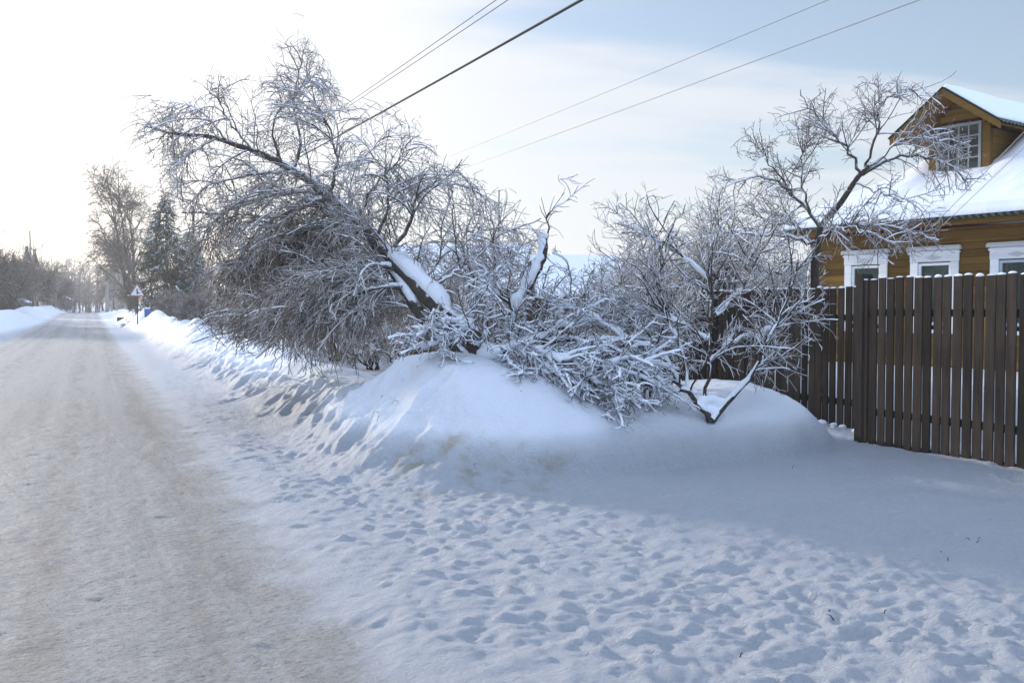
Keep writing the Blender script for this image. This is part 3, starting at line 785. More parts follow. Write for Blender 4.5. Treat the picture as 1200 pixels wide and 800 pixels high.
b2u = spawn(allm, 70, (.4, .98), (.5, 1.1), (40, 80), -.05, .12, 9, (.012, .004), up=.9)
b3 = spawn(merge(b2, b2u), 3600, (.1, 1), (.3, .8), (25, 65), .12, .15, 6, (.0078, .0034))
b4 = spawn(b3, 11000, (.1, 1), (.08, .32), (25, 70), .13, .22, 4, (.0052, .0024))
b3s = spawn(allm, 750, (.36, 1), (.2, .6), (30, 85), .05, .16, 6, (.0065, .0035))
# hanging brown curtain in the heart of the crown
hi_ = [0, 1, 2, 3, 3, 14, 15, 15]
heart = (ML[0][hi_], ML[1][hi_])
h2 = spawn(heart, 300, (.05, 1), (.8, 2.2), (30, 90), .20, .16, 9, (.009, .0045), taper=.4)
h3 = spawn(h2, 3400, (.1, 1), (.3, .9), (20, 60), .2, .16, 6, (.0055, .0038), taper=.4)
h4 = spawn(h3, 5000, (.1, 1), (.1, .36), (25, 70), .12, .22, 4, (.0045, .0032))
# rimed fans hanging in front
f2 = spawn((ML[0][[1, 2]], ML[1][[1, 2]]), 110, (.1, 1), (.6, 1.5), (15, 55), .10, .12, 8, (.015, .008), bias=(-1, -.3, -.2))
f3 = spawn(f2, 800, (.1, 1), (.2, .6), (20, 60), .12, .16, 6, (.011, .0075))
f4 = spawn(f3, 1500, (.1, 1), (.08, .25), (25, 65), .1, .2, 4, (.009, .0065))
def prune(s):
    X = s[0][..., 0]; Z = s[0][..., 2]
    lim = np.interp(X, [-6, -5, -4.4, -3.8, -3.1, -2.4, -1.8], [2.4, 1.85, 1.35, 1.15, .95, .72, .5])
    ok = (Z > lim+rng.normal(0, .1, (len(X), 1))).all(axis=1)
    top = np.interp(X, [-6, -5.4, -5.1, -4.4, -3.8, -3.3, -3.1, -2.75, -2.4, -1.6, -1.2, -.8, -.3], [4.75, 4.8, 4.95, 5.2, 5.0, 5.6, 5.8, 5.3, 4.5, 4.2, 3.95, 3.55, 3.1])
    ok &= (Z < top+rng.normal(0, .08, (len(X), 1))).all(axis=1)
    low = (Z.min(1) < 1.35) & (X.mean(1) > -3.4)
    ok &= ~(low & (rng.random(len(X)) < .62))
    return s[0][ok], s[1][ok]
b2, b2u, b3, b4, b3s, h2, h3, h4, f2, f3, f4 = [clampz(prune(s)) for s in (b2, b2u, b3, b4, b3s, h2, h3, h4, f2, f3, f4)]
tr = tube_obj('trunk', [trunk, trunk2], 'bark', T1, 9)
tube_obj('limbs', [ML, b2, b2u], 'heavylimb', T1, 5)
tube_obj('rimed_twigs', [b3, b4, b3s, f2, f3, f4], 'twig', T1, 3)
tube_obj('hanging_twigs', [h2, h3, h4], 'hang', T1, 3)
cuts = (trunk[0][:, :34], trunk[1][:, :34]*np.interp(np.arange(34), [0, 12, 18, 34], [1, 1, .35, .3]))
tube_obj('snow_cover', [snowline(cuts, .8, .02, .9), snowline(trunk2, .8, .02, .7), snowline(ML, .6, .008), snowline(b2, .6, .004)], 'snow', T1, 6)

# --- broken stem with snow along it
bp = P(600, 425, 11.2)
T2 = empty('broken_stem', (bp[0], bp[1], float(Hq(bp[0], bp[1]))), 0, 'snapped bare stem with a snow cap on its broken top and one thin twig', 'broken trunk')
st = limb([(592, 430, 11.2), (598, 395, 11.2), (604, 362, 11.2), (618, 338, 11.2), (632, 310, 11.2), (637, 290, 11.2), (636, 276, 11.2)], .075, .05, 26, .006)
tw = merge(limb([(637, 290, 11.2), (643, 268, 11.25), (641, 252, 11.25), (662, 236, 11.3), (686, 217, 11.3)], .014, .003, 16, .006), limb([(646, 248, 11.25), (662, 222, 11.3), (655, 212, 11.3), (666, 210, 11.3), (680, 216, 11.3)], .003, .0015, 16, .003),
           limb([(606, 362, 11.2), (582, 345, 11.1), (560, 330, 11.0), (548, 312, 11)], .024, .012, 16, .004), limb([(636, 300, 11.2), (622, 305, 11.1), (612, 318, 11.0)], .008, .004, 16, .004),
           limb([(640, 300, 11.2), (660, 318, 11.2), (690, 330, 11.3), (700, 350, 11.3)], .007, .003, 16, .008), limb([(606, 362, 11.2), (580, 372, 10.9), (556, 372, 10.6), (530, 360, 10.3)], .018, .006, 16, .006))
t2b = spawn(tw, 60, (.3, 1), (.15, .5), (30, 70), .03, .14, 5, (.005, .003))
tube_obj('trunk', [st], 'bark', T2, 9, True)
tube_obj('twigs', [tw, t2b], 'bark', T2, 4)
sst = snowline(st, .80, .008, .0, slope=1.5); sst[0][..., 0] -= st[1]*.45; sst[0][..., 1] -= st[1]*.55; sst[0][..., 2] += st[1]*.2
tube_obj('snow_cover', [sst, snowline(tw, .7, .006)], 'snow', T2, 8)
c = P(637, 277, 11.2); mb = MB(); mb.ball(tuple(c-np.array(T2.location)+np.array([-.01, -.015, .01])), .07, (1, 1, .75), 2, .05); mb.build('snow_cap', 'snow', T2, True)

# --- fallen crown lying on the mound
fp = P(600, 425, 10.4)
T3 = empty('fallen_branches', (fp[0], fp[1], float(Hq(fp[0], fp[1]))), 0, 'snapped snow laden branches fallen in a heap over the mound', 'fallen branches')
fm = [
 ([(585, 425, 10.7), (620, 402, 10.4), (670, 402, 10.1), (712, 412, 9.9), (745, 440, 9.7), (765, 470, 9.6)], .045, .012),
 ([(590, 430, 10.6), (640, 395, 10.5), (690, 385, 10.3), (730, 395, 10.2), (765, 420, 10.1)], .035, .01),
 ([(590, 430, 10.5), (620, 425, 10.2), (660, 440, 9.8), (700, 465, 9.5), (735, 480, 9.4)], .035, .01),
 ([(580, 430, 10.4), (605, 430, 10.0), (640, 455, 9.6), (680, 475, 9.3)], .03, .01),
 ([(580, 425, 10.3), (600, 410, 9.9), (640, 420, 9.6), (690, 450, 9.4), (720, 478, 9.3)], .03, .01),
 ([(600, 420, 10.6), (650, 372, 10.8), (700, 362, 10.9), (745, 372, 10.9)], .028, .008),
 ([(580, 420, 10.5), (560, 392, 10.3), (530, 385, 10), (498, 392, 9.8)], .03, .008),
 ([(570, 425, 10.4), (545, 405, 10.1), (520, 408, 9.9), (495, 420, 9.8)], .025, .008),
 ([(590, 420, 10.7), (600, 380, 10.7), (585, 345, 10.7), (560, 330, 10.6)], .025, .006),
 ([(600, 420, 10.8), (630, 385, 10.9), (660, 350, 11), (690, 335, 11.1)], .025, .006),
 ([(690, 410, 10.0), (700, 430, 9.6), (735, 430, 9.5), (760, 450, 9.5)], .022, .008),
]
FM = merge(*[limb(a, r0, r1, 18, .02) for a, r0, r1 in fm]); FM[0][:, :, 2] += np.linspace(0, .10, 18)[None]; FM = clampz(FM, .10)
g2 = clampz(spawn(FM, 200, (.1, 1), (.35, 1.0), (20, 60), .04, .13, 8, (.014, .007), bias=(.3, -.4, .1)), .03)
g3 = clampz(spawn(g2, 1700, (.1, 1), (.1, .36), (25, 70), .08, .2, 5, (.0066, .0034), kink=.04), .02)
g4 = clampz(spawn(g3, 4200, (.1, 1), (.04, .16), (25, 75), .05, .25, 4, (.005, .003)), .02)
tube_obj('limbs', [FM], 'bark', T3, 6)
tube_obj('snowy_twigs', [g2, g3, g4], 'heavy', T3, 4)
tube_obj('snow_cover', [snowline(FM, .7, .018), snowline(g2, .8, .008), snowline(g3, .8, .003)], 'snow', T3, 5)
# snow-capped stump beside the heap
sp = P(575, 432, 10.2); zg = float(Hq(sp[0], sp[1]))
T4 = empty('stump', (sp[0], sp[1], zg-.05), 0, 'short stump under a tall rounded cap of snow at the foot of the leaning tree', 'stump')
top = P(575, 402, 10.2)[2]-zg
tube_obj('trunk', [(np.array([[[sp[0], sp[1], zg-.05], [sp[0], sp[1], zg+top*.55]]]), np.array([[.13, .11]]))], 'bark', T4, 10, True)
mb = MB(); mb.ball((0, 0, top*.62), .16, (1, 1, 1.3*top/.4), 3, .02); mb.build('snow_cap', 'snow', T4, True)

# --- forked sapling on the mound
vp = P(831, 492, 9.55); vz = float(Hq(vp[0], vp[1]))
T5 = empty('forked_tree', (vp[0], vp[1], vz-.05), 0, 'young V forked tree growing out of the mound, its arms lined with snow', 'tree')
vm = [
 ([(832, 494, 9.55), (815, 470, 9.55), (798, 452, 9.6), (775, 448, 9.7), (740, 455, 9.8), (700, 465, 9.9)], .035, .008),
 ([(834, 494, 9.55), (858, 467, 9.6), (880, 440, 9.65), (895, 405, 9.7), (912, 375, 9.75), (925, 345, 9.8), (935, 305, 9.9)], .034, .007),
 ([(822, 478, 9.58), (832, 440, 9.7), (830, 405, 9.8), (836, 360, 9.9), (830, 310, 10), (845, 262, 10)], .022, .006),
 ([(806, 458, 9.6), (800, 410, 9.8), (780, 370, 10), (770, 320, 10.1), (790, 270, 10.2)], .022, .006),
 ([(800, 454, 9.6), (775, 415, 9.8), (735, 395, 10), (700, 375, 10.2), (680, 345, 10.3)], .02, .006),
 ([(832, 425, 9.75), (860, 400, 9.9), (900, 385, 9.9), (925, 380, 9.9)], .014, .005),
 ([(830, 400, 9.8), (800, 380, 10), (760, 362, 10.2), (720, 360, 10.2)], .016, .005),
 ([(838, 370, 9.9), (870, 340, 10.1), (880, 300, 10.2), (900, 270, 10.2)], .014, .005),
 ([(775, 448, 9.7), (760, 425, 9.9), (720, 415, 10), (690, 420, 10)], .016, .006),
 ([(832, 330, 10), (800, 300, 10.2), (765, 282, 10.3), (740, 262, 10.3)], .013, .004),
]
VM = merge(*[limb(a, r0, r1, 18, .012) for a, r0, r1 in vm])
v2 = clampz(spawn(VM, 150, (.25, 1), (.4, 1.1), (25, 70), .02, .13, 8, (.011, .005), up=.05))
v3 = clampz(spawn(v2, 850, (.1, 1), (.15, .5), (30, 70), .03, .18, 6, (.006, .0034), kink=.2))
v4 = clampz(spawn(v3, 2300, (.1, 1), (.06, .22), (30, 75), .02, .2, 4, (.0044, .0026)))
tube_obj('trunk', [(VM[0][:2], VM[1][:2])], 'bark', T5, 8)
tube_obj('limbs', [(VM[0][2:], VM[1][2:]), v2], 'bark', T5, 5)
tube_obj('twigs', [v3, v4], 'shrub', T5, 3)
tube_obj('snow_cover', [snowline(VM, .75, .014, .6, slope=1.05), snowline(v2, .7, .003)], 'snow', T5, 6)
# wedge of snow packed in the fork
mb = MB()
for (px_, py_, r_, k_) in ((833, 481, .075, .8), (823, 470, .07, .9), (845, 472, .065, .9), (834, 468, .07, .8), (812, 459, .045, .8), (857, 465, .04, .8)):
    c_ = P(px_, py_, 9.6)-np.array(T5.location); mb.ball(tuple(c_), r_, (1.15, .6, k_), 3, .03)
o = mb.build('fork_snow', 'snow', T5, True)
rm = o.modifiers.new('r', 'REMESH'); rm.mode = 'VOXEL'; rm.voxel_size = .012; rm.use_smooth_shade = True
sm = o.modifiers.new('s', 'SMOOTH'); sm.iterations = 6

# --- apple tree in the yard in front of the house
ap = P(958, 361, 13.6); az = float(Hq(ap[0], ap[1]))
T6 = empty('apple_tree', (ap[0], ap[1], az-.05), 0, 'bare spreading tree behind the fence in front of the ochre house', 'tree')
def gl(x, y): q = P(x, y, 13.6); return q
am_tr = catmull([[ap[0], ap[1], az-.05], [ap[0]-.02, ap[1], 1.2], P(955, 320, 13.6), P(957, 290, 13.6), P(965, 262, 13.6), P(985, 238, 13.5), P(1005, 208, 13.4), P(1018, 195, 13.4)], 26)
AT = (am_tr[None], np.linspace(.075, .03, 26)[None])
am = [
 ([(1010, 205, 13.4), (1045, 185, 13.3), (1080, 184, 13.1), (1115, 195, 12.9), (1135, 215, 12.9)], .03, .006),
 ([(1014, 200, 13.4), (1025, 160, 13.3), (1032, 125, 13.2), (1026, 92, 13.2)], .026, .005),
 ([(1010, 203, 13.4), (985, 165, 13.4), (955, 135, 13.5), (938, 105, 13.5)], .028, .005),
 ([(1032, 122, 13.2), (1055, 108, 13.0), (1085, 105, 12.8)], .013, .004),
 ([(962, 268, 13.6), (940, 240, 13.7), (915, 215, 13.7), (880, 208, 13.8), (845, 222, 13.8)], .035, .006),
 ([(950, 252, 13.6), (940, 210, 13.6), (945, 170, 13.6), (950, 145, 13.6)], .02, .004),
 ([(930, 232, 13.7), (900, 190, 13.6), (872, 150, 13.6)], .018, .004),
 ([(958, 285, 13.6), (925, 278, 13.5), (880, 275, 13.4), (845, 270, 13.4)], .028, .006),
 ([(960, 275, 13.6), (1000, 262, 13.3), (1040, 265, 13.0), (1075, 275, 12.8), (1100, 282, 12.7)], .03, .006),
 ([(957, 288, 13.6), (930, 262, 14), (890, 245, 14.3)], .022, .005),
 ([(958, 280, 13.6), (980, 268, 13.1), (1010, 270, 12.6), (1050, 285, 12.3)], .022, .006),
 ([(1000, 215, 13.4), (1030, 225, 13.2), (1060, 232, 13.0), (1090, 250, 12.9)], .014, .004),
 ([(955, 300, 13.6), (910, 320, 13.2), (880, 318, 13), (862, 300, 12.9)], .018, .005),
 ([(1018, 195, 13.4), (1060, 165, 13.1), (1090, 160, 12.9), (1100, 168, 12.8)], .016, .004),
 ([(940, 240, 13.7), (905, 260, 13.9), (870, 240, 14)], .015, .004),
]
AM = merge(*[limb(a, r0, r1, 16, .02) for a, r0, r1 in am])
a2 = spawn(merge(AM), 210, (.15, 1), (.35, 1.0), (25, 70), .01, .11, 8, (.009, .0045), up=.1)
def prune_top(s):
    lim = np.interp(s[0][..., 0], [2.8, 3.3, 4.2, 5.2, 5.9, 6.2], [3.4, 4.2, 4.75, 4.9, 4.75, 4.1])
    ok = (s[0][..., 2] < lim).all(axis=1); return s[0][ok], s[1][ok]
a2 = prune_top(a2)
a3 = spawn(a2, 1150, (.1, 1), (.15, .45), (30, 70), .02, .18, 6, (.0062, .004), kink=.15)
a3b = spawn(AM, 420, (.05, 1), (.1, .35), (40, 85), .0, .16, 5, (.0062, .004))
a4 = spawn(a3, 1700, (.1, 1), (.05, .18), (30, 75), .02, .2, 4, (.005, .0036))
a3, a3b, a4 = prune_top(a3), prune_top(a3b), prune_top(a4)
tube_obj('trunk', [AT], 'bark', T6, 9)
tube_obj('limbs', [AM, a2], 'heavylimb', T6, 5)
tube_obj('twigs', [a3, a3b, a4], 'twig', T6, 3)
tube_obj('snow_cover', [snowline(AT, .5, .004, .7), snowline(AM, .6, .006), snowline(a2, .8, .003)], 'snow', T6, 5)

# --- generic bushes and trees
def bush(name, x, y, h, spread, stems, n2, n3, n4, label, cat='bush', m='shrub', tw=.006, group=None, droop=.02, z=None, limb_m='bark', lean=(0, 0), heavy=False, scale=1.):
    z = float(Hq(x, y)) if z is None else z
    root = empty(name, (x, y, z-.05), 0, label, cat, group)
    S = []
    for k in range(stems):
        a = rng.uniform(0, TAU); s = rng.uniform(.15, 1)*spread
        e = np.array([x+math.cos(a)*s+lean[0], y+math.sin(a)*s+lean[1], z+h*rng.uniform(.7, 1)*(1-.35*(s/spread)**2)])
        b0 = np.array([x+rng.normal(0, .06*spread), y+rng.normal(0, .06*spread), z-.05])
        mid = b0*.45+e*.55; mid[:2] = b0[:2]*.62+e[:2]*.38
        q = catmull([b0, mid, e], 14); q[1:] += rng.normal(0, .022*h, (13, 3))
        S.append((q[None], np.linspace(.018*scale*h**.5+.004, tw*.9, 14)[None]))
    S = merge(*S)
    k2 = spawn(S, n2, (.2, 1), (.25*h, .55*h), (20, 55), droop, .11, 7, (tw*1.6, tw*.85), up=.15)
    k3 = clampz(spawn(k2, n3, (.1, 1), (.12*h, .3*h), (25, 60), droop, .15, 5, (tw, tw*.7)))
    sets = [k3]
    if n4: sets.append(clampz(spawn(k3, n4, (.1, 1), (.05*h, .14*h), (25, 70), droop, .18, 4, (tw*.85, tw*.65))))
    tube_obj('stems', [S, k2], limb_m, root, 4)
    tube_obj('twigs', sets, m, root, 3)
    if heavy: tube_obj('snow_cover', [snowline(S, .7, .008), snowline(k2, .8, .006)], 'snow', root, 4)
    return root
def at(px, d): return ((px-600)/1100*d, d)
# verge thicket in front of the fence
x, y = at(735, 11.3); bush('thicket_bush', x, y, 1.4, 1.2, 7, 45, 320, 650, 'dense rimed bush left of the forked tree, before the fence', tw=.0050, heavy=True)
x, y = at(655, 12.0); bush('thicket_bush', x, y, .7, 1.1, 6, 40, 280, 520, 'low rimed bush behind the heap of fallen branches', tw=.0050, heavy=True)
x, y = at(795, 11.6); bush('thicket_bush', x, y, 1.9, 1.0, 7, 45, 320, 650, 'tall tangled rimed bush behind the forked tree, touching the fence', tw=.0055)
x, y = at(548, 12.6); bush('thicket_bush', x, y, 1.0, 1.0, 9, 80, 700, 1300, 'rimed bush filling the gap under the leaning trunk', tw=.006, heavy=True)
# shrubs in the yard rising above the fence
x, y = at(770, 14.5); bush('garden_tree', x, y, 2.9, .8, 5, 45, 360, 650, 'slim upright garden tree with long straight shoots above the fence', 'tree', tw=.0062)
x, y = at(842, 15.0); bush('garden_tree', x, y, 2.9, .6, 9, 120, 900, 1700, 'narrow dense rimed tree behind the fence, left of the spreading tree', 'tree', tw=.0065)
x, y = at(716, 16.5); bush('garden_tree', x, y, 2.2, 1.1, 6, 60, 420, 800, 'thin crowned rimed tree above the fence right of the broken stem', 'tree', tw=.0065)
x, y = at(898, 15.5); bush('garden_tree', x, y, 2.2, .9, 7, 80, 700, 1200, 'low rimed tree behind the fence at the left corner of the house', 'tree', tw=.0065)
x, y = at(805, 18); bush('garden_tree', x, y, 2.4, 1.6, 9, 100, 800, 1400, 'wide rimed tree deeper in the yard behind the upright one', 'tree', tw=.007)
x, y = at(556, 19.5); bush('round_tree', x, y, 3.3, 1.5, 11, 110, 900, 2200, 'round crowned tree standing before the long snowy roof', 'tree', tw=.0085, scale=1.3)
x, y = at(622, 21); bush('round_tree', x, y, 1.6, 1.1, 7, 50, 320, 600, 'lower rounded bushy tree right of the round crowned tree', 'tree', tw=.008)
x, y = at(500, 22); bush('round_tree', x, y, 2.3, 1.3, 8, 70, 550, 1000, 'rimed tree seen behind the fork of the leaning trunk', 'tree', tw=.008)
# small shrubs on the verge under the leaning tree
x, y = at(437, 21.0); bush('verge_bush', x, y, 1.5, 1.5, 9, 80, 700, 1200, 'small low bush before the far fence, right under the leaning crown', tw=.008, m='shrub')
x, y = at(470, 19.0); bush('verge_bush', x, y, 1.1, .7, 4, 40, 300, 500, 'tiny snow laden bush on the open snow before the fence', tw=.007, heavy=True)
x, y = at(395, 24.0); bush('verge_bush', x, y, 2.1, 1.7, 9, 90, 800, 1300, 'dark brown bush behind the hanging twigs', tw=.009, m='hang')
x, y = at(340, 27.0); bush('verge_bush', x, y, 2.6, 2.2, 10, 100, 900, 1500, 'wide brown bush far behind the leaning crown', tw=.010, m='hang')
x, y = at(285, 32.0); bush('verge_bush', x, y, 2.6, 2.2, 10, 90, 800, 1300, 'brown bush at the far end of the fence', tw=.011, m='hang')

# --- middle distance: right side of the street
def tall_tree(name, px, d, h, label, spread=.35, trunks=1, m='far', tw=.016, n=(26, 150, 1100, 2200), droop=.05, lean=0., wid=.16):
    x, y = at(px, d); z = float(Hq(x, y))
    root = empty(name, (x, y, z-.1), 0, label, 'tree')
    S = []
    for k in range(trunks):
        o = (k-(trunks-1)/2)*.5
        q = catmull([[x+o*.6, y, z-.1], [x+o*1.3+lean*.4, y, z+h*.4], [x+o*2.2+lean, y+.3, z+h*(1-.08*k)]], 16); q[1:, :2] += rng.normal(0, .004*h, (15, 2))
        S.append((q[None], np.linspace(wid, .02, 16)[None]))
    S = merge(*S)
    L1 = spawn(S, n[0], (.15, .97), (spread*h*.8, spread*h*1.7), (25, 55), -.01, .07, 9, (wid*.4, .02), up=.35, taper=.5)
    L2 = spawn(merge(L1), n[1], (.15, 1), (.1*h, .22*h), (25, 55), droop*.5, .1, 7, (.03, tw))
    L3 = spawn(L2, n[2], (.1, 1), (.06*h, .16*h), (25, 60), droop*1.6, .12, 5, (tw, tw*.7))
    L4 = spawn(L3, n[3], (.1, 1), (.03*h, .08*h), (25, 70), droop*2.5, .15, 4, (tw*.8, tw*.6))
    tube_obj('trunk', [S], 'bark', root, 7)
    tube_obj('crown', [L1, L2, L3, L4], m, root, 3)
    return root
tall_tree('tall_birch', 157, 100, 14.2, 'tall thin birch with two dark trunks behind the triangular sign', trunks=3, lean=-1.6, tw=.027, droop=.05, n=(54, 260, 1300, 2200), wid=.26)
tall_tree('tall_birch', 134, 150, 13.0, 'smaller birch left of the twin trunked birch at the road edge', tw=.036, droop=.05, n=(26, 130, 700, 1300))
tall_tree('tall_birch', 178, 92, 9.0, 'slender bare tree between the twin birch and the spruce', tw=.026, n=(18, 90, 450, 800))
def spruce(px, d, h, label, base_r=.27, wid=.16):
    x, y = at(px, d); z = float(Hq(x, y))
    root = empty('spruce_tree', (x, y, z-.1), 0, label, 'tree')
    tr_ = (catmull([[x, y, z-.1], [x+.05, y, z+h*.5], [x, y, z+h]], 12)[None], np.linspace(wid, .02, 12)[None])
    bs = []
    nb = 170
    for k in range(nb):
        t = (k/nb)**.85; zz = z+h*(.06+.93*t); L = h*base_r*(1-t)**.8*rng.uniform(.65, 1.15)+.12; a = rng.uniform(0, TAU)
        c_ = np.array([math.cos(a), math.sin(a), 0])
        o = np.array([x, y, zz])
        bs.append(catmull([o, o+c_*L*.5+[0, 0, -.02*L], o+c_*L*.85+[0, 0, -.2*L], o+c_*L+[0, 0, -.17*L]], 8))
    B = (np.array(bs), np.tile(np.linspace(.035, .012, 8), (nb, 1)))
    s1 = spawn(B, 3800, (.1, 1), (.3, .8), (30, 75), .14, .1, 4, (.07, .03), bias=(0, 0, -.6))
    s2 = spawn(s1, 3600, (.1, 1), (.12, .34), (30, 80), .15, .15, 3, (.035, .014))
    tube_obj('trunk', [tr_], 'bark', root, 7)
    tube_obj('crown', [B, s1, s2], 'needle', root, 3)
    sn = (B[0][:, 3:], B[1][:, 3:]*3.2)
    sel = rng.random(nb) < .4
    q, rr = snowline((sn[0][sel], sn[1][sel]), .55, .01, .7); tube_obj('snow_cover', [(q, rr)], 'snow', root, 4)
    return root
spruce(196, 66, 9.2, 'dark green spruce with snow on its boughs behind the far bushes', .3)
spruce(223, 68, 6.8, 'shorter dark spruce partly behind the leaning tree, right of the taller spruce', .4)
x, y = at(196, 62); bush('far_bush', x, y, 2.3, 1.7, 14, 130, 1100, 2000, 'greyish lilac bush behind the road sign', m='farbush', tw=.014)
x, y = at(226, 47); bush('far_bush', x, y, 1.7, 1.4, 12, 120, 1000, 1800, 'rounded bush at the foot of the dark spruces', m='farbush', tw=.013)
x, y = at(216, 38); bush('far_bush', x, y, .9, .9, 10, 90, 700, 1100, 'small pinkish brown bush on the ridge nearest of the far bushes', m='farbush', tw=.011)
x, y = at(240, 40); bush('far_bush', x, y, 2.0, 1.8, 12, 110, 900, 1600, 'dark bush seen left of the hanging twigs', m='farbush', tw=.012)
x, y = at(152, 118); bush('far_bush', x, y, 4.2, 3.4, 12, 110, 900, 1500, 'brown roadside bush under the birches, left of the sign', m='far', tw=.03)
x, y = at(136, 158); bush('far_bush', x, y, 6.0, 4.4, 12, 110, 900, 1500, 'tall brown roadside bush beyond the birches', m='far', tw=.04)

# road sign
sp_ = P(161, 368, 57); sx_, sy_ = sp_[0], sp_[1]; sz = float(Hq(sx_, sy_))
sg = empty('road_sign', (sx_, sy_, sz-.2), R(24)+.0, 'triangular warning sign on a dark post at the right edge of the road', 'road sign')
h_ = P(161, 347, 57)[2]-sz+.2
bm = bmesh.new(); bmesh.ops.create_cone(bm, cap_ends=True, segments=10, radius1=.035, radius2=.035, depth=h_+.9)
for v in bm.verts: v.co.z += (h_+.9)/2
me = bpy.data.meshes.new('post'); bm.to_mesh(me); bm.free(); link('post', me, 'black', sg)
def tri(s, y, th, z0): return [(-s/2, y, z0), (s/2, y, z0), (0, y, z0+s*.866)], (0, th, 0)
MB().poly(*tri(.98, -.07, .02, h_-.02)).build('border', 'red', sg)
MB().poly(*tri(.74, -.078, .007, h_+.05)).build('plate', 'signwhite', sg)
k = MB(); k.box(-.035, .035, -.086, -.079, h_+.12, h_+.45); k.poly([(-.02, -.0875, h_+.2), (.16, -.0875, h_+.13), (.17, -.0875, h_+.19), (.0, -.0875, h_+.27)], (0, .0015, 0)); k.build('symbol', 'black', sg)
# blue drum and dark box at the bank
q = P(173, 366, 57); x, y = q[0], q[1]; z = float(Hq(x, y))
dz = max(z-.1, 0)
t = empty('blue_drum', (x, y, dz), 0, 'blue plastic drum half sunk in the snow bank right of the road sign', 'drum')
bm = bmesh.new(); bmesh.ops.create_cone(bm, cap_ends=True, segments=20, radius1=.18, radius2=.19, depth=.55); bmesh.ops.bevel(bm, geom=[e for e in bm.edges if abs(e.verts[0].co.z-e.verts[1].co.z) < .01], offset=.03, segments=2, affect='EDGES')
for v in bm.verts: v.co.z += .33
me = bpy.data.meshes.new('body'); bm.to_mesh(me); bm.free(); link('body', me, 'blue', t)
MB().ball((0, 0, .6), .18, (1, 1, .35), 2, .04).build('snow_cap', 'snow', t, True)
q = P(142, 374, 80); x, y = q[0], q[1]; z = float(Hq(x, y))
tag(MB().box(x-.3, x+.3, y-.2, y+.2, z-.1, z+.3, .05).build('dark_crate', 'black'), 'small dark crate lying at the tip of the snow ridge', 'crate')

# concrete pole far down the road
def pole(px, d, h, label, m='concrete', r=.13, bars=True, name='utility_pole'):
    x, y = at(px, d); z = float(Hq(x, y))
    root = empty(name, (x, y, z-.1), 0, label, 'utility pole')
    tube_obj('post', [(np.array([[[x, y, z-.1], [x, y, z+h*.5], [x, y, z+h]]]), np.array([[r, r*.85, r*.7]]))], m, root, 10, True)
    if bars:
        MB().box(-.7, .7, -.05, .05, h-.35, h-.25, .01).build('crossarm', 'post', root)
        ins = MB()
        for k in (-.6, -.2, .2, .6): ins.box(k-.035, k+.035, -.035, .035, h-.25, h-.1, .015)
        ins.build('insulators', 'signwhite', root)
    return root
pole(126, 140, 4.6, 'pale concrete pole standing beside the road in the far distance', r=.3, bars=False)
W1 = uv2w(60, 6.2)
pw = P(228, 361, 59)
pole(228, 59, 7.6, 'wooden utility pole rising behind the dark spruces', 'post', .11)
pole(338, 59, 7.4, 'utility pole hidden behind the crown of the leaning tree', 'post', .11)

# ------------------------------------------------------------------ left side of the street
def yard_tree(px, d, h, label, sp=.5, m='far', lean=0):
    return bush('roadside_tree', *at(px, d), h, h*sp, 8, 130, 1000, 1800, label, 'tree', m=m, tw=.027, scale=3.6, lean=(lean, 0))
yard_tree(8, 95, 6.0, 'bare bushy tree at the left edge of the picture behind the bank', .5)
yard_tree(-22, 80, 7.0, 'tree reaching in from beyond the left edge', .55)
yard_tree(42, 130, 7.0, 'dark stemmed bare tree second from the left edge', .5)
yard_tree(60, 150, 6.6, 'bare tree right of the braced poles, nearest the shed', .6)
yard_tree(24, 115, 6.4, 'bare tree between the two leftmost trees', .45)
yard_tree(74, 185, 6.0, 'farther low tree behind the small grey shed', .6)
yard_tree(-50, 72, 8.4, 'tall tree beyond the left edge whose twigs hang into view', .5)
# thick stub trunks under those crowns
for px, d, w_ in ((5, 84, .5), (13, 86, .32)):
    x, y = at(px, d); z = float(Hq(x, y))
    t = empty('tree_trunk', (x, y, z-.2), 0, 'thick dark trunk by the left edge of the picture, ' + ('the broader one' if w_ > .3 else 'the thinner one'), 'tree trunk')
    q = catmull([[x, y, z-.2], [x+.05, y, z+1], [x-.1, y, z+2.6]], 8)
    tube_obj('trunk', [(q[None], np.linspace(w_, w_*.6, 8)[None])], 'bark', t, 9)
    hb = spawn((q[None], np.linspace(w_, w_*.6, 8)[None]), 14, (.5, 1), (.8, 2.0), (20, 50), 0, .1, 7, (.08, .02), up=.4)
    tube_obj('limbs', [hb, spawn(hb, 160, (.2, 1), (.4, 1.1), (20, 60), .03, .12, 5, (.02, .014))], 'far', t, 4)
# braced poles
def aframe(px, d, h, label, s=1):
    x, y = at(px, d); z = float(Hq(x, y))
    root = empty('braced_pole', (x, y, z-.2), 0, label, 'utility pole')
    ln = lambda a, b, r: (np.array([[[x+a[0], y, z+a[1]], [x+b[0], y, z+b[1]]]]), np.array([[r, r*.8]]))
    tube_obj('post', [ln((0, -.2), (0, h), .24)], 'post', root, 8, True)
    tube_obj('brace', [ln((-1.0*s, h-5.0), (-.05, h-.6), .17)], 'post', root, 8, True)
    tube_obj('brace', [ln((.95*s, h-5.0), (.05, h-.6), .17)], 'post', root, 8, True)
    return root
aframe(33, 125, 8.6, 'left of two dark wooden poles with slanting braces above the bare trees', 1.5)
aframe(42, 128, 8.0, 'right of two dark wooden poles with slanting braces above the bare trees', 1.35)
pole(37, 135, 11.5, 'thin tall pole between the two braced poles', 'post', .12, False)
pole(17, 105, 6.4, 'short thick dark pole left of the braced poles', 'post', .22, False)
